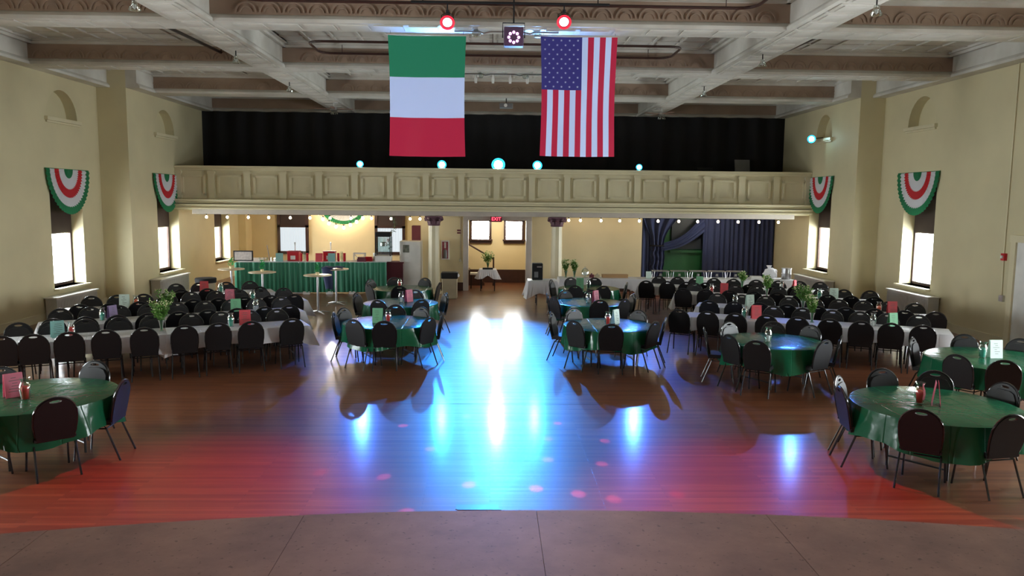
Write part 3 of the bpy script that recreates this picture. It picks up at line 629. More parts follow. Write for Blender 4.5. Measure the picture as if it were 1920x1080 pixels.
def folding_table(x, y, rz, L, Wd, label, clabel, seed, drop=.26, g='folding banquet tables', gc='white plastic table covers'):
    t = thing('folding_table', label, 'table', (x, y, 0), rz, g)
    MB().box(-L / 2, L / 2, -Wd / 2, Wd / 2, .715, .75).build('tabletop', m_top, t)
    lg = MB().tube([(0, 0, .715), (0, 0, 0)], .015, 6).mesh('leg', m_leg)
    for sx in (-1, 1):
        for sy in (-1, 1): piece(lg, 'leg', t, (sx * (L / 2 - .25), sy * (Wd / 2 - .09), 0))
    for sx in (-1, 1): MB().tube([(sx * (L / 2 - .25), -Wd / 2 + .09, .2), (sx * (L / 2 - .25), Wd / 2 - .09, .2)], .011).build('leg_brace', m_leg, t)
    o = white_cloth(L, Wd, seed, drop).build('table_cover', m_wcloth, loc=(x, y, 0), rz=rz, smooth=True); tag(o, clabel, 'tablecloth', gc)
for ri, (k, ((x0, y0), ang, L, near, far, nm, sd)) in enumerate(ROWS.items()):
    a = R(ang); u = Vector((math.cos(a), math.sin(a))); n_ = Vector((-math.sin(a), math.cos(a))); O = Vector((x0, y0))
    nt = 2 if L > 3 else 1; tl = L / nt; rev = sd == 'bar'
    for q in range(nt):
        c = O + u * (tl * (q + .5)) - n_ * .38; wh = 'aisle end' if (q == nt - 1) == rev else 'wall end'
        folding_table(c.x, c.y, a, tl - .02, .74, 'folding table, %s of the %s %s-side white row' % (wh, nm, sd), 'white plastic cover, %s of the %s %s-side row' % (wh, nm, sd), 100 + ri * 3 + q)
    for side, ts, off, rot in (('stage', near, -.98 + .27, 0), ('far', far, .40 - .27, PI)):
        m = len(ts)
        for i, t in enumerate(ts):
            j = m - 1 - i if rev else i
            jit = random.uniform(-.05, .05); p = O + u * t + n_ * (off + random.uniform(-.03, .03))
            where = 'nearest the aisle' if j == 0 else 'nearest the wall' if j == m - 1 else '%s from the aisle' % ORD[j]
            chair(p.x, p.y, a + rot + jit, 'black chair, %s side of the %s %s-side white row, %s' % (side, nm, sd, where), 'chairs along the white table rows')

# ------------------------------------------------------------------ things on the tables
CARDC = {'teal': (140, 190, 184), 'red': (214, 84, 92), 'green': (120, 182, 140), 'pink': (222, 130, 152), 'white': (222, 238, 230), 'lilac': (150, 130, 170)}
m_cards = {k: cloth('card_' + k, v, .6, .2) for k, v in CARDC.items()}
m_print = mat('faded_print', (90, 96, 92), .7)
m_fill = {'red': mat('red_candle', (200, 30, 30), .4), 'orange': mat('orange_candle', (238, 92, 50), .4), 'teal': mat('teal_sand', (52, 150, 130), .5), 'black': mat('dark_candle', (26, 34, 34), .5), 'clear': mat('pearl_candle', (206, 206, 210), .4), 'white': mat('white_candle', (238, 238, 240), .4)}
def card_of(col):
    t = thing('table_card', 'x', 'card', group='standing cards on the tables')
    h, w = .285, .2
    MB().rbox((0, -.03, h / 2 - .002), (w, .003, h), 0, R(-7)).build('front_leaf', m_cards[col], t)
    MB().rbox((0, .03, h / 2 - .002), (w, .003, h), 0, R(7)).build('rear_leaf', m_cards[col], t)
    rr = random.Random(col); mb = MB()
    for k in range(6):
        z = .07 + k * .032; hw = rr.uniform(.02, .07); mb.rbox((rr.uniform(-.015, .015), -.0335 - (h / 2 - z) * .122, z), (hw * 2, .002, .006), 0, R(-7))
    o = mb.build('faded_marks', m_print, t); o['kind'] = 'stuff'
    return t
VP = [(.045, .004), (.05, .02), (.06, .07), (.066, .12), (.058, .17), (.042, .205), (.044, .225), (.06, .255)]
def vase_of(col):
    t = thing('hurricane_glass', 'x', 'vase', group='hurricane glasses')
    MB().lathe([(.05, 0), (.05, .006), (.02, .008)], 18).lathe(VP, 18, cap=False).build('glass', m_glass, t, smooth=True)
    fc = MB().lathe([(.036, .008), (.04, .03), (.044, .12), (.038, .15), (.02, .16)] if col != 'clear' else [(.03, .008), (.03, .1), (.026, .105)], 14); fc.build('candle', m_fill[col], t, smooth=True)
    return t
def flower_of(seed, spread=.17, hgt=.3):
    rr = random.Random(seed); t = thing('flower_vase', 'x', 'vase', group='vases of greenery and cream blossom')
    MB().lathe([(.045, 0), (.045, .008), (.022, .02), (.028, .08), (.045, .16), (.062, .2)], 16, cap=False).build('glass', m_gglass, t, smooth=True)
    st, lf, bl = MB(), MB(), MB()
    for i in range(20):
        a = rr.uniform(0, 6.28); r = rr.uniform(.3, 1) * spread; z = .2 + hgt * rr.uniform(.5, 1)
        tip = Vector((r * math.cos(a), r * math.sin(a), z)); mid = Vector((tip.x * .3, tip.y * .3, .2)); st.tube([(0, 0, .03), mid, tip], .003, 4)
        for q in range(16):
            p = mid.lerp(tip, rr.uniform(.2, 1.05)) + Vector([rr.uniform(-.02, .02) for _ in range(3)]); d = Vector((rr.uniform(-1, 1), rr.uniform(-1, 1), rr.uniform(-.3, .8))).normalized() * rr.uniform(.045, .085); w = d.cross(Vector((rr.random(), rr.random(), 1))).normalized() * .02
            lf.add([p, p + d * .5 + w, p + d, p + d * .5 - w], [(0, 1, 2, 3)])
        for q in range(5):
            p = tip + Vector([rr.uniform(-.03, .03) for _ in range(3)]); s_ = rr.uniform(.008, .014)
            bl.lathe([(.001, -s_), (s_, 0), (.001, s_)], 5, p, cap=False)
    st.build('stems', m_leaf, t)['kind'] = 'stuff'; lf.build('leaves', m_leaf, t)['kind'] = 'stuff'; bl.build('blossoms', m_bloom, t)['kind'] = 'stuff'
    return t
ROWN = {'A': 'the nearest bar-side white row', 'B': 'the second bar-side white row', 'C': 'the third bar-side white row', 'D': 'the rearmost bar-side white row',
        'RA': 'the nearest curtain-side white row', 'RB': 'the second curtain-side white row', 'RC': 'the third curtain-side white row', 'RD': 'the rearmost curtain-side white row'}
ITEMS = [('A', 'card', 'teal', -7.36, 13.17, ''), ('A', 'vase', 'red', -7.2, 13.3, ''), ('A', 'flower', 1, -5.91, 13.87, ''), ('A', 'vase', 'teal', -4.85, 14.4, ''), ('A', 'card', 'red', -4.65, 14.6, ''),
 ('B', 'vase', 'teal', -7.52, 15.02, ''), ('B', 'card', 'lilac', -7.38, 15.12, ''), ('B', 'flower', 2, -6.57, 15.65, ''), ('B', 'card', 'green', -5.35, 16.22, ''), ('B', 'vase', 'clear', -5.0, 16.42, ''),
 ('C', 'card', 'white', -7.95, 16.85, ''), ('C', 'vase', 'orange', -7.75, 16.95, ''), ('C', 'card', 'pink', -6.05, 17.95, ''), ('C', 'vase', 'teal', -5.58, 18.12, ''), ('D', 'card', 'red', -7.25, 19.62, ''), ('D', 'vase', 'teal', -6.85, 19.66, ''),
 ('RA', 'vase', 'teal', 5.29, 15.85, ''), ('RA', 'card', 'red', 5.5, 15.74, ''), ('RA', 'flower', 3, 6.49, 15.3, ''), ('RA', 'vase', 'clear', 7.54, 14.9, ''), ('RA', 'card', 'green', 7.85, 14.75, ''),
 ('RB', 'vase', 'black', 5.7, 17.78, ''), ('RB', 'card', 'white', 5.97, 17.55, ''), ('RB', 'flower', 4, 7.05, 17.15, ''), ('RB', 'vase', 'orange', 8.55, 16.68, ''), ('RB', 'card', 'red', 8.75, 16.5, ''),
 ('RC', 'vase', 'red', 5.82, 20.15, ''), ('RC', 'card', 'red', 6.13, 20.06, ''), ('RC', 'flower', 5, 7.1, 19.6, ''), ('RC', 'vase', 'teal', 8.3, 19.2, ''), ('RC', 'card', 'white', 8.6, 19.05, ''),
 ('RD', 'card', 'green', 5.95, 21.82, ''), ('RD', 'flower', 6, 7.05, 21.42, ''), ('RD', 'vase', 'white', 8.05, 21.1, ''), ('RD', 'card', 'red', 8.36, 20.98, ''),
 ('L1', 'card', 'green', -2.2, 14.95, ''), ('L1', 'vase', 'red', -2.0, 14.95, ''), ('L2', 'vase', 'clear', -2.1, 18.0, ''), ('L2', 'card', 'pink', -1.93, 18.08, ''), ('L3', 'vase', 'red', -2.49, 21.0, ''),
 ('R1', 'vase', 'red', 2.28, 14.86, ''), ('R1', 'card', 'white', 2.45, 14.98, ''), ('R2', 'vase', 'clear', 2.3, 18.1, ''), ('R2', 'card', 'pink', 2.48, 18.18, ''), ('R3', 'card', 'green', 2.45, 21.16, ''), ('R3', 'vase', 'black', 2.68, 21.1, ''),
 ('RF', 'vase', 'clear', 4.81, 13.11, ''), ('RR', 'card', 'white', 7.95, 11.8, ''), ('RR', 'vase', 'teal', 7.76, 11.81, ''), ('FR', 'vase', 'red', 5.2, 9.03, ''), ('FR', 'card', 'pink', 5.36, 8.95, ''), ('FL', 'vase', 'red', -5.49, 9.08, ''), ('FL', 'card', 'pink', -5.7, 9.2, '')]
CNAME = {'teal': 'pale teal', 'red': 'coral red', 'green': 'mint green', 'pink': 'pink', 'white': 'near-white', 'lilac': 'lilac'}
VN = {'red': 'red candle', 'orange': 'orange candle', 'teal': 'teal filling', 'black': 'dark candle', 'clear': 'pale candle', 'white': 'white candle'}
made = {}
EDGE = {('A', 'card', 'teal'), ('B', 'card', 'lilac'), ('R1', 'card', 'white'), ('FR', 'card', 'pink'), ('FL', 'card', 'pink'), ('L2', 'card', 'pink'), ('R2', 'card', 'pink'), ('RD', 'card', 'red')}
for (tb, kd, c, x, y, _) in ITEMS:
    key = (kd, c)
    where = 'on ' + ROWN[tb] if tb in ROWN else 'on the ' + TAB[tb][4]
    if kd == 'card': lab = '%s standing card %s' % (CNAME[c], where)
    elif kd == 'vase': lab = 'clear hurricane glass with %s %s' % (VN[c], where)
    else: lab = 'green glass vase of leafy sprays %s' % where
    rz = random.uniform(-.2, .2)
    if kd == 'card': rz = {'A': .75, 'B': 1.25, 'C': .2}.get(tb, 0) if c in ('teal', 'lilac', 'white') and tb in 'ABC' else (random.uniform(.85, 1.1) * (1 if x > 0 else 1) if (tb, kd, c) in EDGE else random.uniform(-.35, .35))
    if key not in made:
        o = card_of(c) if kd == 'card' else vase_of(c) if kd == 'vase' else flower_of(c, .2 if c in (1, 2, 4) else .13, .34 if c != 6 else .25)
        made[key] = o; o.location = (x, y, .7575); o.rotation_euler = (0, 0, rz); o['label'] = lab
    else: dup(made[key], (x, y, .7575), rz, lab)

# ------------------------------------------------------------------ wall bunting, fan-shaped
def zig(mb, r0, r1, z0r, z1r, n, depth, tooth0=False, tooth1=False):
    # half ring from radius r0 to r1 (fractions), toothed edges
    vs = []
    for i in range(n + 1):
        a = PI * i / n; pl_ = depth if i % 2 else 0
        q0 = r0 + (.018 if (tooth0 and i % 2) else 0); q1 = r1 + (.018 if (tooth1 and i % 2) else 0)
        vs += [(0, q0, a, pl_ * q0), (0, q1, a, pl_ * q1)]
    return vs
def bunting(name_lab, x, yc, ztop, side, W_=1.0, H_=1.12, group='fan buntings over the windows', flat=None):
    t = thing('fan_bunting', name_lab, 'bunting', (x, yc, ztop), 0, group)
    bands = [(.0, .2, m_bg, 'green_centre'), (.2, .43, m_bw, 'inner_white_band'), (.43, .62, m_br, 'red_band'), (.62, .82, m_bw, 'outer_white_band'), (.82, 1.0, m_bg, 'green_border')]
    if flat: bands = [(.0, .78, m_bw, 'white_fan'), (.78, 1.0, m_bg, 'green_border')]
    for bi, (r0, r1, m, nm) in enumerate(bands):
        n = 56; vs = []; lay = .05 - .004 * bi
        for i in range(n + 1):
            a = PI * i / n; tooth = .025 if i % 2 else 0; ruf = .03 * (1 if i % 2 else 0)
            for r in ((r0 + (0 if bi == 0 else -.02)), r1 + (tooth if bi in (1, 3, 2) else 0)):
                dd = lay + ruf * r + .1 * math.sin(a) * r * r * .3
                if flat: vs.append((-W_ * math.cos(a) * r, -dd, -H_ * math.sin(a) * r))
                else: vs.append((-side * dd, -W_ * math.cos(a) * r, -H_ * math.sin(a) * r))
        MB().add(vs, [(2 * i, 2 * i + 1, 2 * i + 3, 2 * i + 2) for i in range(n)]).build(nm, m, t)
    if not flat: MB().tube([(-side * .03, -W_, .0), (-side * .03, W_, 0)], .012).build('header_rod', m_bg, t)
    else: MB().tube([(-W_, -.02, 0), (W_, -.02, 0)], .012).build('header_rod', m_bg, t)
bunting('pleated green, white and red fan bunting over the nearer bar-side window', XL1, 20.98, 3.84, -1, 1.05, 1.18)
bunting('pleated green, white and red fan bunting beside the balcony, bar side', XL2, 25.2, 3.86, -1, .98, 1.2)
bunting('pleated green, white and red fan bunting over the nearer curtain-side window', XR1, 20.7, 4.0, 1, 1.02, 1.15)
bunting('pleated green, white and red fan bunting beside the balcony, curtain side', XR2, 25.15, 4.0, 1, .95, 1.18)
bunting('pleated green and white fan bunting ringed with bulbs behind the bar', -6.24, 33, 2.7, 1, .9, .62, 'rear wall decoration', True)

# ------------------------------------------------------------------ radiators
for (x, s, y0, y1, h, lab) in ((XL1, -1, 19.6, 21.6, .6, 'bar side near the first row'), (XL2, -1, 23.75, 26.0, .64, 'bar side beside the balcony'), (XR1, 1, 19.3, 21.35, .8, 'curtain side near the door'), (XR2, 1, 23.75, 26.2, .74, 'curtain side beside the balcony')):
    t = thing('radiator', 'grey enclosed radiator with bright flat top under the window, ' + lab, 'radiator', (x, (y0 + y1) / 2, 0), 0, 'radiators under the windows')
    L = (y1 - y0) / 2; a, b_ = sorted((-s * .04, -s * .32)); MB().box(a, b_, -L, L, .05, h - .03).box(a, b_, -L + .03, -L + .1, 0, .05).box(a, b_, L - .1, L - .03, 0, .05).build('casing', m_rad, t)
    a, b_ = sorted((-s * .01, -s * .37)); MB().box(a, b_, -L - .03, L + .03, h - .03, h).build('top_panel', m_white, t, bevel=.008)
    sl = MB(); fx = -s * .322
    for k in range(int(L * 2 / .06)): yy = -L + .05 + k * .06; sl.box(min(fx, fx - s * .008), max(fx, fx - s * .008), yy, yy + .025, .1, h - .08)
    sl.build('grille', m_rad, t)['kind'] = 'stuff'

# ------------------------------------------------------------------ flags
def flag(name, lab, x0, x1, zt, zb, y, italian):
    t = thing(name, lab, 'flag', ((x0 + x1) / 2, y, zt)); w = x1 - x0; h = zt - zb
    def surf(u, v):   # u across, v down
        sway = .02 * math.sin(u * 7 + 1.5 * v) + .015 * math.sin(u * 15 + v * 5) * v + .012 * math.sin(v * 9 + u * 3)
        pinch = 1 - .035 * math.sin(v * PI)
        return ((u - .5) * w * pinch + .02 * v * (0.5 - u), sway, -v * h - .012 * math.sin(u * PI))
    def strip(u0, u1, v0, v1, m, nm, nu=6, nv=14):
        return MB().grid(lambda a, b_: surf(u0 + (u1 - u0) * a, v0 + (v1 - v0) * b_), nu, nv).build(nm, m, t, smooth=True)
    if italian:
        strip(0, 1, 0, .34, m_fg, 'green_band', 24, 8); strip(0, 1, .34, .675, m_fw, 'white_band', 24, 8); strip(0, 1, .675, 1, m_fr, 'red_band', 24, 8)
    else:
        cu = 7 / 13
        for k in range(13):
            v0 = .44 if k < 7 else 0
            strip(k / 13, (k + 1) / 13, v0, 1, m_fr if k % 2 == 0 else m_fw, 'stripe', 2, 16)
        strip(0, cu, 0, .44, m_fb, 'canton', 12, 8)
        sb = MB()
        for r_ in range(11):
            m = 5 if r_ % 2 == 0 else 4
            for c in range(m):
                u = cu * ((c + .5) / 5 + (.1 if m == 4 else 0)); v = .44 * (r_ + .7) / 11.4; p = Vector(surf(u, v))
                for dy in (-.004, .004):
                    vs = [(p.x, p.y + dy, p.z)] + [(p.x + (.024 if i % 2 == 0 else .0095) * math.sin(i * PI / 5) , p.y + dy, p.z + (.024 if i % 2 == 0 else .0095) * math.cos(i * PI / 5)) for i in range(10)]
                    sb.add(vs, [(0, 1 + i, 1 + (i + 1) % 10) for i in range(10)])
        sb.build('stars', m_fw, t)['kind'] = 'stuff'
    MB().tube([(-w / 2 - .03, 0, .012), (w / 2 + .03, 0, .012)], .014).build('hanging_rod', m_lilac, t)
    MB().tube([(-w / 2 + .05, 0, .012), (-w / 2 + .05, -.03, ZB - zt)], .003, 4).tube([(w / 2 - .05, 0, .012), (w / 2 - .05, -.03, ZB - zt)], .003, 4).build('cord', m_dark, t)
flag('italian_flag', 'large green, white and red banded flag hanging from the ceiling beam', -1.92, -.49, 6.13, 3.95, 14.62, True)
flag('american_flag', 'large starred and striped flag hanging from the ceiling beam', .88, 2.3, 6.15, 3.98, 14.62, False)

# ------------------------------------------------------------------ stage lamps
def par(loc, tgt, lens_m, r, lab, ln=.22, yoke=True, cat='stage light', grp='blue lamps on the balcony rail', hang=None):
    t = thing('par_light', lab, cat, loc, 0, grp); d = (Vector(tgt) - Vector(loc)).normalized()
    body = MB().lathe([(r * .55, -ln), (r * .8, -ln * .9), (r * .95, -ln * .4), (r, 0), (r * 1.08, .004), (r * 1.08, .02), (r * .96, .02)], 20, axis=d, cap=False); body.lathe([(.001, -ln), (r * .55, -ln)], 20, axis=d, cap=False)
    body.build('housing', m_dark, t, smooth=True)
    MB().lathe([(.001, .012), (r * .96, .012)], 20, axis=d, cap=False).build('lens', lens_m, t)
    if True: MB().lathe([(r * .97, .014), (r * 1.5, .03)], 20, axis=d, cap=False).lathe([(r * 1.5, .03), (r * 1.52, .0), (r, -.01)], 20, axis=d, cap=False, mi=1).build('halo_ring', [m_cyhalo if lens_m == m_cyan else m_rehalo, m_dark], t)  # glowing ring imitates the halo of light around the lens
    up = 1 if hang else -1; yk = MB().tube([(-r * 1.2, 0, 0), (-r * 1.2, 0, up * r * 1.3), (-r * .5, 0, up * r * 1.7), (r * .5, 0, up * r * 1.7), (r * 1.2, 0, up * r * 1.3), (r * 1.2, 0, 0)], .008, 5)
    yk.build('yoke', m_dark, t); z = hang if hang else 0
    if hang: MB().lathe([(.03, r * 1.7), (.03, r * 1.7 + .05)], 8).tube([(0, 0, r * 1.7), (0, 0, hang)], .012).build('clamp', m_dark, t)
    return t
for (x, z, r, nm) in ((-4.36, 4.29, .075, 'second bay from the bar end'), (-1.66, 4.3, .1, 'just bar side of the doorway'), (.21, 4.32, .15, 'brightest, centred over the doorway'), (1.51, 4.31, .105, 'just curtain side of the doorway'), (4.91, 4.29, .07, 'toward the curtain end')):
    par((x, 25.98, z), (x * .4, 10, 0), m_cyan, r, 'cyan LED stage lamp on the balcony rail, ' + nm, ln=.14)
t = par((10.35, 25.2, 5.22), (4, 9, 1), m_cyan, .085, 'cyan LED lamp bracketed to the curtain-side wall by the small niche', ln=.16, grp=None)
MB().tube([(0, 0, 0), (.38, 0, .05)], .014).build('bracket', m_dark, t)
par((-.78, 13.7, 6.17), (-.6, 6, 1.2), m_redl, .085, 'red LED par can hanging above the tricolour flag', hang=.32, grp='red par cans')
par((1.22, 13.7, 6.21), (1.0, 6, 1.2), m_redl, .085, 'red LED par can hanging above the starred flag', hang=.3, grp='red par cans')
t = thing('effect_light', 'boxy dark effect light with a ring of eight lilac lenses', 'stage light', (.36, 13.75, 6.0))
MB().box(-.17, .17, -.02, .2, -.2, .12).build('housing', mat('plum_housing', (86, 62, 92), .5), t, bevel=.02)
ls = MB().lathe([(.001, 0), (.026, 0), (.026, .012), (.001, .018)], 10, axis=(0, -1, 0), cap=False).mesh('lens', m_pinkl)
for k in range(8): piece(ls, 'lens', t, (.085 * math.sin(k * PI / 4), -.02, -.06 + .085 * math.cos(k * PI / 4)))
MB().tube([(-.19, .08, -.05), (-.19, .08, .2), (.19, .08, .2), (.19, .08, -.05)], .01).tube([(0, .08, .2), (0, .08, .62)], .014).build('yoke', m_dark, t)
o = MB().tube([(-1.4, 13.7, 6.5), (2.0, 13.7, 6.5)], .022, 8).tube([(-1.2, 13.7, 6.5), (-1.2, 13.7, ZC)], .01).tube([(1.8, 13.7, 6.5), (1.8, 13.7, ZC)], .01).tube([(.36, 13.7, 6.5), (.36, 13.7, ZC)], .01).build('lighting_bar', m_dark)
tag(o, 'dark lighting bar slung under the ceiling carrying the red lamps', 'pipe')
t = thing('work_lamp', 'open work lamp hanging above the stage edge of the hall', 'lamp', (.45, 12.62, 6.56)); MB().lathe([(.13, 0), (.1, .1), (.04, .16), (.03, .24)], 16, cap=False).build('shade', m_dark, t); MB().lathe([(.001, 0), (.05, .02), (.05, .06), (.001, .1)], 12, cap=False).build('bulb', glow('warm_lamp', (1, .7, .6), 20), t)
for (y, nm, n) in ((14.5, 'nearer beam', 0), (19.28, 'second beam', 4)):
    t = thing('track_light', 'pale wavy light fitting under the %s between the flags' % nm, 'lamp', (.25, y, ZB), 0, 'beam light fittings')
    MB().tube([(-.95, 0, -.03), (-.5, 0, -.03), (-.42, 0, -.06), (-.3, 0, -.03), (.3, 0, -.03), (.42, 0, -.06), (.5, 0, -.03), (.95, 0, -.03)], .014).build('rail', m_steel, t)
    for sx in (-1, 1): MB().lathe([(.06, -.12), (.09, -.06), (.04, 0)], 12, (sx * .55, 0, 0)).build('shade', m_glass, t)
    for k in range(n): MB().lathe([(.03, -.2), (.035, -.1), (.015, 0)], 10, (-.66 + k * .42, .1, -.03)).build('spot_head', m_white, t)
t = thing('projector', 'small projector with a round lens under the beam before the loft', 'projector', (.42, 24.0, 6.0)); MB().box(-.2, .2, -.12, .12, -.07, .07).build('housing', m_grey, t, bevel=.01); MB().lathe([(.05, 0), (.05, .05)], 12, axis=(0, -1, 0), c=(-.02, -.12, 0)).build('lens', m_white, t); MB().tube([(0, 0, .07), (0, 0, ZB - 6.0)], .015).build('mount', m_dark, t)
# pendants on the long beams
pp = thing('pendant_lamp', 'x', 'lamp', (0, 0, 0), 0, 'pendants under the long beams')
MB().lathe([(.07, -.02), (.07, 0)], 12).tube([(0, 0, 0), (0, 0, -.14)], .012).build('stem', m_dark, pp); MB().lathe([(.03, -.13), (.045, -.17), (.045, -.2), (.09, -.27), (.085, -.285), (.001, -.29)], 14, cap=False).build('globe', m_glass, pp, smooth=True); MB().lathe([(.025, -.2), (.03, -.24), (.001, -.27)], 8, cap=False).build('lamp', m_white, pp)
for i, (x, y, nm) in enumerate(((-5.35, 16.7, 'bar-side long beam, nearer'), (-5.35, 21.0, 'bar-side long beam, farther'), (5.55, 16.2, 'curtain-side long beam, nearer'), (5.6, 20.8, 'curtain-side long beam, farther'), (5.7, 11.75, 'curtain-side long beam, nearest the stage'), (-5.4, 12.2, 'bar-side long beam, nearest the stage'))):
    lab = 'small glass pendant on a dark stem, ' + nm
    if i == 0: pp.location = (x, y, ZB); pp['label'] = lab
    else: dup(pp, (x, y, ZB), 0, lab)
fan = thing('ceiling_fan', 'x', 'fan', (0, 0, 0), 0, 'ceiling fans before the balcony')
MB().lathe([(.13, -.03), (.15, 0)], 16).tube([(0, 0, 0), (0, 0, -.16)], .015).build('mount', m_white, fan); MB().lathe([(.03, -.14), (.11, -.17), (.12, -.25), (.05, -.3), (.001, -.31)], 16, cap=False).build('motor', m_steel, fan, smooth=True)
bl_ = MB().box(.1, .62, -.06, .06, -.215, -.205).mesh('blade', mat('fan_blade', (150, 120, 104), .5))
for k in range(4): piece(bl_, 'blade', fan, (0, 0, 0), k * PI / 2 + .1)
for k in range(3): a = k * 2.1; MB().lathe([(.02, -.28), (.045, -.36), (.04, -.38), (.001, -.385)], 10, (.09 * math.cos(a), .09 * math.sin(a), 0), cap=False).build('lamp_shade', m_glass, fan)
fan.location = (-5.1, 25.5, ZB); fan['label'] = 'four-bladed ceiling fan before the loft at the bar side'
dup(fan, (5.55, 25.7, ZB), .3, 'four-bladed ceiling fan before the loft at the curtain side')
# conduit loops under the coffers
def loop(x0, x1, y0, y1, z, r=.3):
    P = []
    for cx_, cy_, a0 in ((x1 - r, y0 + r, -90), (x1 - r, y1 - r, 0), (x0 + r, y1 - r, 90), (x0 + r, y0 + r, 180)):
        P += [(cx_ + r * math.cos(R(a0 + q * 22.5)), cy_ + r * math.sin(R(a0 + q * 22.5)), z) for q in range(5)]
    return P
for (x0, x1, y0, y1, lab) in ((-4.05, 4.2, 17.45, 18.85, 'dark rounded pipe loop under the ceiling behind the flags'), (-4.3, 4.6, 12.5, 13.98, 'dark rounded pipe loop under the ceiling above the red lamps')):
    o = MB().tube(loop(x0, x1, y0, y1, 6.55), .028, 6, closed=True).tube([(x0 + .5, y1, 6.55), (x0 + .5, y1, ZC)], .008, 4).tube([(x1 - .5, y1, 6.55), (x1 - .5, y1, ZC)], .008, 4).tube([(0, y0, 6.55), (0, y0, ZC)], .008, 4).build('pipe_loop', m_brown); tag(o, lab, 'pipe')
for (s, xa, xb, ya, yb) in ((-1, -6.6, -6.42, 15.4, 18.95), (1, 6.75, 6.55, 15.0, 18.45)):
    o = MB().tube([(xa, ya, 6.55), (xb, yb, 6.55), (xb + s * .0, yb + .05, 6.68)], .035, 6).tube([(xa, ya, 6.55), (xa, ya, ZC)], .01, 4).build('ceiling_pipe', m_brown); tag(o, 'dark pipe slanting beneath the ceiling beside the %s-side long beam' % ('bar' if s < 0 else 'curtain'), 'pipe')

# ------------------------------------------------------------------ bar
bt = thing('bar_counter', 'long bar counter wrapped in a green pleated skirt', 'counter', (-5.9, 25.55, 0), R(5.5))
Lb = 4.85
MB().box(-Lb / 2, Lb / 2, -.02, .6, 1.03, 1.07).box(-Lb / 2, -Lb / 2 + .55, .6, 2.4, .99, 1.03).build('counter_top', m_wcloth, bt, bevel=.005)
MB().box(-Lb / 2 + .05, Lb / 2 - .05, .03, .55, .05, 1.03).build('cabinet', m_brown, bt)
MB().grid(lambda u, v: (-Lb / 2 + u * Lb, -.04 - .028 * math.sin(u * 210 + 2 * math.sin(u * 23)) * (.35 + .65 * (1 - v)) - .012 * math.sin(u * 57), .07 + .985 * v), 460, 3).build('skirt', m_skirt, bt, smooth=True)
MB().grid(lambda u, v: (-Lb / 2 - .02 - .02 * math.sin(u * 60), -.04 + u * 1.2, .07 + .97 * v), 80, 2).build('side_skirt', m_skirt, bt, smooth=True)
fb = MB().box(-.11, .11, -.03, .06, .0, .09).mesh('foot_block', m_white)
for x in (-.85, -.2, .55, 1.3): piece(fb, 'foot_block', bt, (x, -.02, 0))
def onbar(x, dy=.25): return (x, 25.55 + (x + 5.9) * .0963 + dy, 1.0702)
def simple(name, lab, cat, loc, rz=0, group=None): return thing(name, lab, cat, loc, rz, group)
t = simple('framed_sign', 'grey lettered panel in a black frame on the bar end', 'sign', onbar(-8.18, .35)); MB().box(-.32, .32, 0, .03, .0, .34).build('frame', m_dark, t); MB().box(-.28, .28, -.006, 0, .035, .305).build('panel', mat('sign_panel', (176, 166, 160), .6, var=.2, scale=14), t)
for k, x in enumerate((-7.62, -7.5, -7.38, -7.26, -7.14)):
    o = MB().lathe([(.028, 0), (.035, .12), (.036, .13)], 12, cap=True).build('cup', m_glass, loc=onbar(x, .2 + .07 * (k % 2))); tag(o, 'clear drinking cup on the bar, %s from the framed sign' % ORD[k], 'cup', 'clear cups by the framed sign')
o = MB().tube([(0, 0, 0), (-.28, .1, 1.55)], .014).build('broom_handle', m_grey, loc=(-7.35, 26.4, 0)); tag(o, 'grey pole leaning behind the bar beside the clear cups', 'pole')
for i, (x, nm) in enumerate(((-6.58, 'nearer the mint menu'), (-5.42, 'beside the coral menu'))):
    t = simple('drink_dispenser', 'red drink box with a tall tap handle, ' + nm, 'dispenser', onbar(x, .3), 0, 'red dispensers on the bar')
    MB().box(-.19, .19, 0, .3, 0, .3).build('body', m_red, t, bevel=.01); MB().box(-.2, .2, -.01, .31, .3, .33).build('lid', mat('dull_red', (150, 40, 54), .5), t)
    MB().tube([(.05, .12, .33), (.05, .1, .5)], .014).tube([(.05, .1, .5), (.05, .1, .62)], [.016, .028], 8).build('tap_handle', m_steel, t); MB().box(-.08, .08, -.008, 0, .05, .18).build('front_sticker', m_white, t)
for i, (x, nm) in enumerate(((-6.18, 'between the two red drink boxes'), (-4.98, 'beside the white chair back'))):
    for q in range(3):
        t = MB()
        for r_ in range(5 if q != 1 else 6): t.lathe([(.033, r_ * .05), (.045, r_ * .05 + .075), (.047, r_ * .05 + .08)], 12, cap=True)
        o = t.build('cup_stack', m_red if q != 1 else m_glass, loc=onbar(x + (q - 1) * .1, .15 + .06 * (q % 2))); tag(o, ('clear' if q == 1 else 'red') + ' plastic cup stack on the bar ' + nm + ('', '', ', nearer the refrigerator')[q], 'cups', 'cup stacks on the bar')
for (x, c, nm) in ((-6.95, 'teal', 'pale teal menu sheet standing on the bar by the first drink box'), (-5.68, 'red', 'coral menu sheet standing on the bar by the second drink box'), (-5.28, 'teal', 'pale teal menu sheet standing before the second drink box')):
    o = MB().rbox((0, 0, .14), (.24, .012, .28), 0, R(-6)).box(-.12, .12, -.03, .04, 0, .006).build('menu_sheet', m_cards[c], loc=onbar(x, .06)); tag(o, nm, 'menu')
o = MB().box(-.06, .06, -.06, .06, 0, .02).lathe([(.055, .02), (.055, .27)], 14).build('towel_roll', m_white, loc=onbar(-3.92, .35)); tag(o, 'white paper towel roll standing by the popcorn machine', 'towel roll')
t = simple('white_chair', 'white cross-backed chair showing above the bar', 'chair', (-4.6, 27.3, 0))
MB().box(-.22, .22, -.22, .22, .6, .64).build('seat', m_white, t)
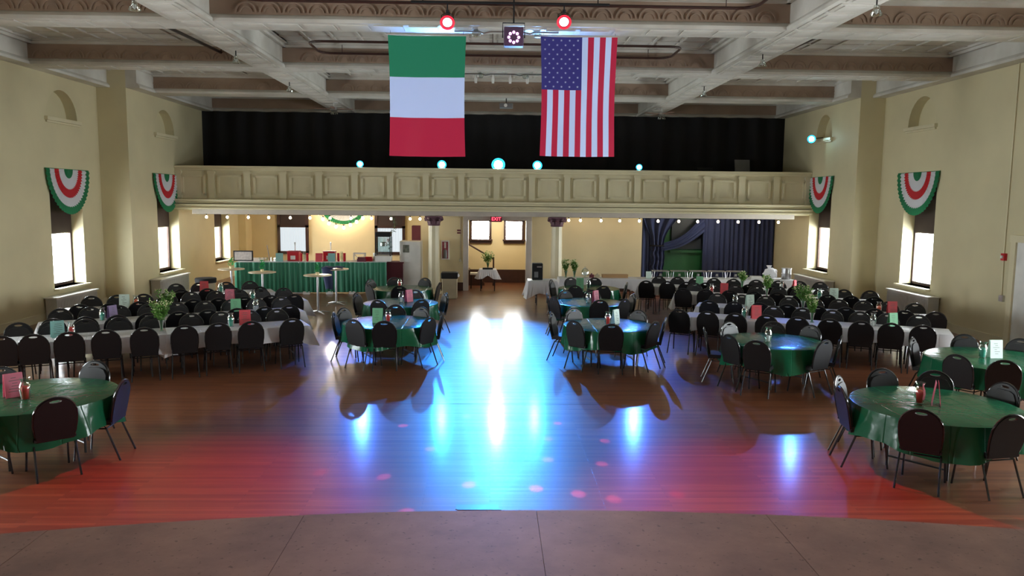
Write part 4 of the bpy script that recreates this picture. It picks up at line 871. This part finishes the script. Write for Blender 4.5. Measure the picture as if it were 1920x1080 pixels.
for sx in (-1, 1):
    MB().box(sx * .2 - .02, sx * .2 + .02, -.22, -.18, 0, 1.28).build('leg', m_white, t); MB().box(sx * .2 - .02, sx * .2 + .02, .18, .22, 0, .6).build('leg', m_white, t)
MB().box(-.2, .2, -.215, -.185, 1.22, 1.28).box(-.2, .2, -.215, -.185, .98, 1.02).tube([(-.19, -.2, 1.22), (0, -.2, 1.02)], .016).tube([(.19, -.2, 1.22), (0, -.2, 1.02)], .016).build('backrest', m_white, t)
t = simple('popcorn_machine', 'black framed glass popcorn machine on the bar end', 'popcorn machine', onbar(-3.62, .32))
MB().box(-.26, .26, -.2, .25, 0, .18).build('base', m_white, t, bevel=.01); MB().box(-.25, .25, -.2, .25, .82, .98).build('canopy', m_dark, t, bevel=.02)
for sx in (-1, 1):
    for yy in (-.19, .23): MB().box(sx * .24 - .015, sx * .24 + .015, yy - .012, yy + .012, .18, .82).build('corner_post', m_dark, t)
MB().box(-.23, .23, -.19, -.185, .2, .8).box(-.23, .23, .22, .225, .2, .8).build('glass', m_glass, t)
MB().lathe([(.05, .5), (.11, .52), (.11, .62), (.08, .64)], 16).tube([(0, 0, .64), (0, 0, .82)], .012).build('kettle', m_steel, t, smooth=True)
for k, x in enumerate((-4.3, -4.12)):
    o = MB().box(-.16, .12, -.08, .1, 0, .09).box(-.14, .1, -.06, .08, .09, .15).build('snack_box', [m_maroon, m_red][k], loc=onbar(x + .02 * k, .1 + .22 * k)); tag(o, ('maroon', 'bright red')[k] + ' snack box on the bar before the popcorn machine', 'box')
# garland of leaves hanging by the popcorn machine
lf = MB(); st = MB(); rr = random.Random(3); P = [(-3.35 + .1 * math.sin(i * .7), 26.15, 2.6 - i * .13) for i in range(9)]; st.tube(P, .006, 4)
for p in P:
    for q in range(7):
        c = Vector(p) + Vector([rr.uniform(-.07, .07) for _ in range(3)]); d = Vector((rr.uniform(-1, 1), rr.uniform(-1, 1), rr.uniform(-1, .3))).normalized() * .07; w = d.cross(Vector((0, .3, 1))).normalized() * .025; lf.add([c, c + d * .5 + w, c + d, c + d * .5 - w], [(0, 1, 2, 3)])
t = simple('leaf_garland', 'artificial leaf strand dangling by the popcorn machine', 'garland', (0, 0, 0)); st.build('stem', m_leaf, t); lf.build('leaves', mat('dusty_leaf', (70, 96, 80), .6), t)['kind'] = 'stuff'
o = MB().box(-.3, .3, 0, .6, 0, 1.0).box(-.33, .33, -.03, .63, 1.0, 1.04).build('maroon_cabinet', m_maroon, loc=(-3.28, 26.05, 0)); tag(o, 'maroon cabinet between the skirted bar and the refrigerator', 'cabinet')
t = simple('refrigerator', 'white refrigerator with a small picture on its door', 'refrigerator', (-2.74, 26.2, 0))
MB().box(-.36, .36, 0, .62, .03, 1.74).build('body', m_white, t, bevel=.015); MB().box(-.3, .3, .05, .55, 0, .03).build('base', m_dark, t); MB().box(-.335, .355, -.045, -.005, .08, 1.73).build('door', m_white, t, bevel=.012)
MB().tube([(-.3, -.05, 1.1), (-.3, -.08, 1.1), (-.3, -.08, 1.5), (-.3, -.05, 1.5)], .01).build('handle', m_white, t); MB().box(-.24, -.03, -.052, -.045, 1.36, 1.62).build('picture', mat('grey_picture', (120, 124, 110), .5, var=.6, scale=9), t)
o = MB().box(-.33, .0, 0, .35, 0, .55).box(-.34, .01, -.02, 0, .01, .54).build('wall_cupboard', m_maroon, loc=(-2.46, 27.3, 1.68)); tag(o, 'maroon wall cupboard above the white refrigerator', 'cupboard')
# cocktail tables
ck = thing('cocktail_table', 'x', 'table', (0, 0, 0), 0, 'tall cocktail tables')
MB().lathe([(.36, 1.04), (.38, 1.045), (.38, 1.065), (.37, 1.07)], 32).build('tabletop', mat('pale_top', (206, 190, 160), .25), ck, smooth=True)
MB().lathe([(.035, .03), (.03, .1), (.03, 1.04)], 12).build('pole', m_steel, ck, smooth=True)
ft = MB().tube([(0, 0, .06), (.18, 0, .045), (.36, 0, .012)], [.03, .02, .012], 6).mesh('foot', m_steel)
for k in range(4): piece(ft, 'foot', ck, (0, 0, 0), k * PI / 2 + .3)
CK = ((-7.64, 22.85, 'nearest the bar end window'), (-6.47, 21.95, 'second from the window'), (-4.75, 21.2, 'third from the window, beside the aisle'), (-4.63, 23.1, 'with the dark jacket draped on it'))
for i, (x, y, nm) in enumerate(CK):
    lab = 'tall round cocktail table before the bar, ' + nm
    if i == 0: ck.location = (x, y, 0); ck['label'] = lab
    else: dup(ck, (x, y, 0), .2 * i, lab)
for i, (x, y, nm) in enumerate(CK[:3]):
    t = thing('potted_plant', 'small bright green plant on the cocktail table ' + nm, 'plant', (x, y, 1.0705), 0, 'small plants on cocktail tables')
    MB().lathe([(.035, 0), (.05, .06), (.045, .07)], 12).build('pot', mat('cream_pot', (230, 214, 170), .5), t); lf = MB(); rr = random.Random(i)
    for q in range(46):
        c = Vector((rr.uniform(-.05, .05), rr.uniform(-.05, .05), rr.uniform(.07, .3))); d = Vector((rr.uniform(-1, 1), rr.uniform(-1, 1), rr.uniform(0, 1))).normalized() * .08; w = d.cross(Vector((0, .3, 1))).normalized() * .02; lf.add([c, c + d * .5 + w, c + d, c + d * .5 - w], [(0, 1, 2, 3)])
    lf.build('leaves', mat('bright_leaf', (30, 170, 84), .5), t)['kind'] = 'stuff'
jk = MB().grid(lambda u, v: (.16 * math.cos(2 * PI * u) * (1 - .35 * v) - .2 + .06 * v, .1 * math.sin(2 * PI * u) * (1 - .1 * v) - .3 , 1.12 - v * .62 + .03 * math.sin(u * 19)), 24, 6, wrap=True).grid(lambda u, v: (-.36 + .62 * u, -.38 + .5 * v, 1.1 + .05 * math.sin(u * 6 + v * 4) ** 2), 8, 6)
o = jk.build('draped_jacket', m_navy, loc=(-4.63, 23.1, 0), smooth=True); tag(o, 'dark navy jacket draped over the cocktail table', 'jacket')
# bins
t = simple('trash_bin', 'beige rectangular trash bin with a dark rim near the doorway', 'bin', (-1.33, 24.75, 0))
MB().box(-.24, .24, -.2, .2, 0, .68).build('body', m_beige, t, bevel=.02); MB().box(-.27, .27, -.23, .23, .64, .84).build('bag_rim', m_dark, t, bevel=.03); MB().lathe([(.06, 0), (.07, .05), (.05, .1)], 10, (.25, -.15, .7)).build('knotted_bag', m_wcloth, t)
t = simple('trash_barrel', 'round grey barrel with a black rim in the bar-side corner', 'bin', (-8.3, 22.6, 0)); MB().lathe([(.24, 0), (.27, .7)], 20).build('body', m_beige, t, smooth=True); MB().lathe([(.29, .68), (.3, .8), (.28, .82)], 20).build('rim', m_dark, t, smooth=True)
# wall fittings by the doorway
t = simple('extinguisher_cabinet', 'fire extinguisher in a white framed wall case beside the column', 'extinguisher', (-1.6, 26.9, 1.08)); MB().box(-.14, .14, -.1, 0, 0, .66).build('case', m_white, t, bevel=.008); MB().lathe([(.06, .05), (.07, .08), (.07, .3), (.03, .36)], 14, (0, -.12, 0)).build('cylinder_body', m_grey, t, smooth=True); MB().box(-.1, .1, -.112, -.1, .04, .62).build('front_panel', mat('red_notice', (150, 70, 84), .5, var=.4, scale=10), t); MB().box(-.03, .03, -.115, -.112, .4, .6).build('notice_stripe', m_white, t)
o = MB().tube([(-1.62, 26.88, 2.6), (-1.15, 26.88, 2.6), (-1.08, 26.88, 2.5), (-1.08, 26.88, 1.1)], .014).box(-1.12, -1.04, 26.84, 26.9, 1.0, 1.1).build('wall_conduit', m_beige); tag(o, 'beige conduit bending down the wall beside the doorway casing', 'pipe')
o = MB().box(-.09, .04, -.06, 0, 0, .05).box(-.09, .04, -.06, 0, .09, .14).build('alarm_horn', m_maroon, loc=(-1.1, 26.9, 1.98)); tag(o, 'dark red alarm horn on the wall beside the doorway', 'alarm')
def letters(txt, size, m, parent, loc, ext=.004):
    c = bpy.data.curves.new('letters', 'FONT'); c.body = txt; c.size = size; c.extrude = ext; c.align_x = 'CENTER'; c.align_y = 'CENTER'
    c.resolution_u = 3; o = bpy.data.objects.new('letters', c); COL.objects.link(o); o.rotation_euler = (PI / 2, 0, 0); bpy.context.view_layer.update()
    me = bpy.data.meshes.new_from_object(o.evaluated_get(bpy.context.evaluated_depsgraph_get())); bpy.data.objects.remove(o); me.materials.clear(); me.materials.append(m)
    q = bpy.data.objects.new('letters', me); COL.objects.link(q); q.parent = parent; q.location = loc; q.rotation_euler = (PI / 2, 0, 0); return q
t = simple('exit_sign', 'red lit EXIT sign above the doorway', 'sign', (.16, 26.72, 2.5)); MB().box(-.2, .2, -.03, .03, -.1, .1).build('housing', mat('exit_face', (120, 40, 60), .5), t, bevel=.006); letters('EXIT', .16, m_exit, t, (0, -.036, 0)); MB().tube([(0, 0, .1), (0, 0, .22)], .012).build('mount', m_dark, t)
# vestibule: stair, table, plant
t = simple('staircase', 'dark staircase climbing to the left inside the vestibule', 'staircase', (-.35, 28.9, 0))
for k in range(7): MB().box(-.24 * (k + 1), -.24 * k + .02, -.4, .6, 0 if k else 0, .19 * (k + 1)).build('step', m_brown, t)
MB().prism([(.1, 0), (.1, .1), (-1.68, 1.55), (-1.68, 0)], lambda u, v, k: (u, (-.44, -.40)[k], v)).build('stringer', m_brown, t); MB().tube([(-1.75, -.42, 2.25), (.45, -.42, .98)], .03, 8).build('handrail', m_brown, t)
MB().box(.4, .46, -.45, -.39, 0, 1.05).build('newel_post', m_brown, t)
t = simple('foyer_table', 'small white-draped table with flowers in the doorway', 'table', (-.12, 26.95, 0)); MB().box(-.28, .28, -.28, .28, .72, .75).build('tabletop', m_top, t)
for sx in (-1, 1):
    for sy in (-1, 1): MB().box(sx * .24 - .015, sx * .24 + .015, sy * .24 - .015, sy * .24 + .015, 0, .72).build('leg', m_dark, t)
o = white_cloth(.56, .56, 5, .2).build('table_cover', m_wcloth, loc=(-.12, 26.95, 0), smooth=True); tag(o, 'white cloth on the small foyer table', 'tablecloth')
o = flower_of(9, .24, .4); o.location = (-.12, 26.95, .7575); o['label'] = 'large bouquet of greenery on the small foyer table'
o = MB().box(-.18, .18, -.12, .12, 0, .05).build('tray', m_dark, loc=(-.12, 26.8, .7575)); tag(o, 'dark tray at the foot of the foyer bouquet', 'tray')
t = simple('foyer_bench', 'low white-topped stool beside the dark stairs', 'stool', (-.55, 27.6, 0)); MB().box(-.2, .25, -.2, .2, .5, .56).build('seat', m_white, t)
for sx in (-1, 1):
    for sy in (-1, 1): MB().box(.02 + sx * .19 - .015, .02 + sx * .19 + .015, sy * .16 - .015, sy * .16 + .015, 0, .5).build('leg', m_dark, t)

# ------------------------------------------------------------------ buffet side
folding_table(1.55, 23.4, 0, .85, .7, 'short draped table beside the aisle holding the black machine', 'white ruffled cover on the short table beside the aisle', 41, .38)
t = simple('coffee_machine', 'black box-shaped drinks machine on the short aisle table', 'machine', (1.4, 23.4, .7575)); MB().box(-.16, .16, -.15, .2, 0, .5).build('body', m_dark, t, bevel=.02); MB().box(-.1, .02, -.16, -.15, .08, .25).build('panel', m_grey, t); MB().box(-.02, .12, -.158, -.15, .38, .42).build('label_plate', m_steel, t)
for q, x in enumerate((3.35, 5.82, 8.28)):
    folding_table(x, 24.1, 0, 2.44, .76, 'buffet folding table before the curtain, ' + ('nearest the aisle', 'in the middle', 'nearest the wall')[q], 'white cover on the buffet table ' + ('nearest the aisle', 'in the middle', 'nearest the wall')[q], 60 + q, .3)
for k, (x, nm) in enumerate(((2.35, 'first from the aisle'), (2.62, 'second from the aisle'))):
    o = dup(made[('flower', 3)], (x, 24.2, .7575), k, 'green vase of sprays on the buffet, ' + nm)
t = simple('glass_dome', 'clear glass dome on a stand on the buffet beside the vases', 'dome', (2.95, 24.15, .7575)); MB().lathe([(.1, 0), (.02, .02), (.02, .05), (.13, .07), (.13, .08)], 18).build('stand', m_glass, t); MB().lathe([(.12, .08), (.12, .2), (.08, .28), (.02, .31), (.025, .34)], 18, cap=False).build('dome', m_glass, t, smooth=True); MB().lathe([(.08, .08), (.07, .16), (.03, .18)], 12).build('cake', m_white, t)
o = MB().box(-.4, .4, -.12, .12, 0, .09).box(-.41, .41, -.13, .13, .09, .1).build('cardboard_tray', m_card, loc=(3.9, 24.2, .7575)); tag(o, 'long brown cardboard tray on the buffet table', 'box')
for k, (x, c) in enumerate(((3.15, m_maroon), (3.33, m_beige))): o = MB().box(-.07, .07, -.06, .06, 0, .1).lathe([(.03, .1), (.02, .14)], 8).build('condiment_tub', c, loc=(x, 24.1, .7575)); tag(o, ('maroon', 'beige')[k] + ' condiment tub on the buffet beside the cardboard tray', 'tub')
o = MB().rbox((0, 0, .11), (.17, .01, .22), 0, R(-6)).box(-.085, .085, -.03, .04, 0, .005).build('menu_sheet', m_cards['white'], loc=(4.93, 24.0, .7575)); tag(o, 'white upright notice sheet on the buffet near the curtain edge', 'menu')
rk = thing('chafing_rack', 'x', 'rack', (0, 0, 0), 0, 'wire chafing racks on the buffet')
mb = MB()
for sx in (-1, 1):
    for sy in (-1, 1): mb.tube([(sx * .24, sy * .15, 0), (sx * .21, sy * .13, .22)], .006, 5)
mb.tube([(-.24, -.15, .01), (.24, -.15, .01)], .005, 4).tube([(-.24, .15, .01), (.24, .15, .01)], .005, 4).build('frame', m_steel, rk); MB().tube([(-.25, -.16, .22), (.25, -.16, .22), (.25, .16, .22), (-.25, .16, .22)], .012, 5, closed=True).build('rim', m_steel, rk)
MB().lathe([(.03, .08), (.04, .13)], 10).box(-.04, .04, -.02, .02, .06, .08).build('burner', m_steel, rk)
for k in range(5):
    x = 5.35 + k * .6
    if k == 0: rk.location = (x, 24.22, .7575); rk['label'] = 'wire chafing rack on the buffet, nearest the aisle'
    else: dup(rk, (x, 24.22, .7575), 0, 'wire chafing rack on the buffet, %s from the aisle end' % ORD[k])
for k in range(5):
    o = MB().lathe([(.03, 0), (.06, .03), (.065, .05), (.05, .03), (.001, .015)], 14, cap=False).build('small_bowl', m_steel, loc=(5.25 + k * .59, 23.85, .7575)); tag(o, 'small steel bowl before the %s chafing rack from the aisle end' % ORD[k], 'bowl', 'small steel bowls on the buffet')
bag = bmesh.new(); bmesh.ops.create_icosphere(bag, subdivisions=3, radius=.2)
for v in bag.verts: n0 = Vector(v.co); k = 1 + .18 * math.sin(n0.x * 31 + n0.y * 17) * math.cos(n0.z * 27); v.co = Vector((n0.x * 1.1 * k, n0.y * .8 * k, max(n0.z * .8, -.13) * (1.2 if n0.z > .12 else 1) * k))
me = bpy.data.meshes.new('bag'); bag.to_mesh(me); bag.free(); me.materials.append(m_wcloth)
t = simple('plastic_bag', 'knotted white plastic bag bundle at the wall end of the buffet', 'bag', (8.85, 24.2, .7575)); piece(me, 'bundle', t, (0, 0, .15)); MB().lathe([(.03, .3), (.05, .36), (.09, .42), (.06, .4)], 12, (-.05, 0, 0)).build('knot', m_wcloth, t)
o = MB().box(-.2, .2, -.13, .13, 0, .04).box(-.16, .16, -.1, .1, .04, .09).build('foil_tray', m_white, loc=(8.35, 24.1, .7575)); tag(o, 'white stacked trays on the buffet beside the plastic bag', 'tray')
t = simple('stock_pots', 'tall dented steel pot stack at the wall end of the buffet', 'pot', (9.32, 24.1, .7575)); MB().lathe([(.14, 0), (.15, .02), (.15, .17), (.16, .18), (.15, .19), (.15, .33), (.165, .34), (.165, .35)], 22).build('pot', m_steel, t, smooth=True)
for k, (x, y) in enumerate(((2.2, 25.6), (2.7, 25.9))): o = MB().box(-.22, .22, -.15, .15, 0, .4).box(-.23, 0, -.16, .16, .4, .405).build('cardboard_carton', m_card, loc=(x, y, 0)); tag(o, 'brown carton on the floor behind the buffet, ' + ('beside the short table', 'farther along')[k], 'box')
# curtains
def drape(x0, x1, folds, m, y=29.1, amp=.05, z0=.02, z1=2.7):
    return MB().grid(lambda u, v: (x0 + (x1 - x0) * u, y + amp * math.sin(u * folds * 6.28 + .8 * math.sin(u * 9)) * (1 - .4 * v), z0 + (z1 - z0) * v), int(folds * 10), 3)
for x0, x1, f, nm in ((8.0, 9.05, 5, 'middle navy curtain hanging straight before the green wall'), (9.0, XR2 - .03, 9, 'navy curtain hanging straight in the corner by the wall'), (5.62, 6.12, 3, 'narrow navy curtain hanging at the cream wall edge')):
    o = drape(x0, x1, f, m_navy).build('curtain', m_navy, smooth=True); tag(o, nm, 'curtain', 'navy curtains under the balcony')
t = simple('tied_curtain', 'navy curtain swept aside and tied, showing the green wall', 'curtain', (0, 0, 0))
def tied(u, v):   # v = 0 top .. 1 bottom
    z = 2.7 - v * 2.68
    if v < .42: k = v / .42; e = k * k * (3 - 2 * k); a = 5.68 + (6.02 - 5.68) * e; b_ = 7.1 + (6.5 - 7.1) * e ** .6
    else: k = (v - .42) / .58; a = 6.02 + .03 * math.sin(k * 20); b_ = 6.5 + .04 * math.sin(k * 5)
    return (a + (b_ - a) * u, 29.0 + .06 * math.sin(u * 22) + .03 * math.sin(v * 60) * (v > .42), z)
MB().grid(tied, 44, 60).build('gathered_drape', m_navy, t, smooth=True)
def swoop(u, v):   # upper right corner drawn down to the tie
    A0, A1 = Vector((6.5, 1.62)), Vector((8.0, 2.72)); B0, B1 = Vector((6.42, 1.3)), Vector((8.02, 2.05)); s_ = u
    p = A0.lerp(A1, s_) + Vector((0, -.22 * math.sin(PI * s_))); q = B0.lerp(B1, s_) + Vector((0, -.16 * math.sin(PI * s_))); w = p.lerp(q, v)
    return (w.x, 28.95 + .05 * math.sin(v * 16), w.y)
MB().grid(swoop, 24, 24).build('swept_drape', m_navy, t, smooth=True)
MB().tube([(6.25 + .27 * math.cos(q * .628), 29 + .1 * math.sin(q * .628), 1.5) for q in range(10)], .025, 6, closed=True).build('tie', m_dark, t)
o = MB().box(6.9, 8.1, 29.5, 29.595, 1.35, 2.5).build('dark_board', mat('slate_board', (40, 52, 62), .5)); tag(o, 'dark board fixed to the green wall behind the tied curtain', 'board')
o = MB().box(6.85, 8.1, 29.45, 29.6, 1.22, 1.3).build('green_ledge', m_gwall); tag(o, 'green ledge on the green wall below the dark board', 'shelf')

# ------------------------------------------------------------------ festoon bulbs under the balcony
bp_ = thing('string_bulb', 'x', 'light bulb', (0, 0, 0), 0, 'bulbs strung along the balcony edge')
MB().lathe([(.001, -.045), (.03, -.035), (.045, 0), (.03, .035), (.015, .05)], 10, cap=False).build('bulb', m_bulb, bp_, smooth=True); MB().lathe([(.016, .045), (.016, .1)], 8).build('socket', m_dark, bp_)
XSB = [-9.56, -8.87, -8.17, -7.49, -6.77, -6.11, -5.44, -4.74, -4.05, -3.39, -2.75, -2.42, 2.62, 3.02, 3.72, 4.36, 5.03, 5.67, 6.38, 7.03, 7.73, 8.42, 9.14, 9.81]
for i, x in enumerate(XSB):
    n_ = i if i < 12 else 23 - i
    lab = 'warm globe bulb under the balcony, %s from the %s-side wall' % ((ORD + ['tenth', 'eleventh', 'twelfth'])[n_], 'bar' if i < 12 else 'curtain')
    if i == 0: bp_.location = (x, 26.3, 2.488); bp_['label'] = lab
    else: dup(bp_, (x, 26.3, 2.488), 0, lab)
for (a, c, nm) in ((-9.9, -2.35, 'bar half'), (2.5, 10.1, 'curtain half')):
    P = []; n_ = 40
    for k in range(n_ + 1): x = a + (c - a) * k / n_; P.append((x, 26.3, 2.592))
    o = MB().tube(P, .006, 4).build('festoon_cable', m_dark); tag(o, 'dark bulb cable strung under the balcony, ' + nm, 'cable')
SW = [(-7.26, 2.51), (-7.07, 2.28), (-6.82, 2.1), (-6.53, 1.97), (-6.21, 1.93), (-5.93, 2.05), (-5.67, 2.18), (-5.41, 2.34), (-5.22, 2.51)]
for i, (x, z) in enumerate(SW): dup(bp_, (x, 32.75, z), 0, 'globe bulb in the swag around the rear bunting, %s along from the bar corner' % ORD[i], 'bulbs around the rear bunting', 1.45)
o = MB().tube([(-7.5, 32.75, 2.7)] + [(x, 32.75, z + .12) for x, z in SW] + [(-5.0, 32.75, 2.7)], .006, 4).build('festoon_cable', m_dark); tag(o, 'cable of the bulb swag around the rear bunting', 'cable')

# ------------------------------------------------------------------ unseen fill lamps added under the balcony to brighten its walls
for (x, y, e, lab) in ((-6.3, 30.2, 170, 'added round white fill lamp over the bar'), (.2, 28.2, 90, 'added round white fill lamp inside the foyer'), (7.9, 27.9, 40, 'added round white fill lamp before the navy curtains')):
    t = thing('added_fill_lamp', lab, 'lamp', (x, y, 2.72)); MB().lathe([(.16, -.05), (.17, 0)], 20).build('base', m_white, t)
    MB().lathe([(.001, -.11), (.09, -.1), (.15, -.05)], 20, cap=False).build('diffuser', glow('fill_lamp_glass', (1, .86, .66), 6), t, smooth=True)
    ld = bpy.data.lights.new('added_fill_light', 'POINT'); ld.energy = e; ld.color = (1, .9, .76); ld.shadow_soft_size = .12
    lo = bpy.data.objects.new('added_fill_light', ld); COL.objects.link(lo); lo.parent = t; lo.location = (0, 0, -.24)
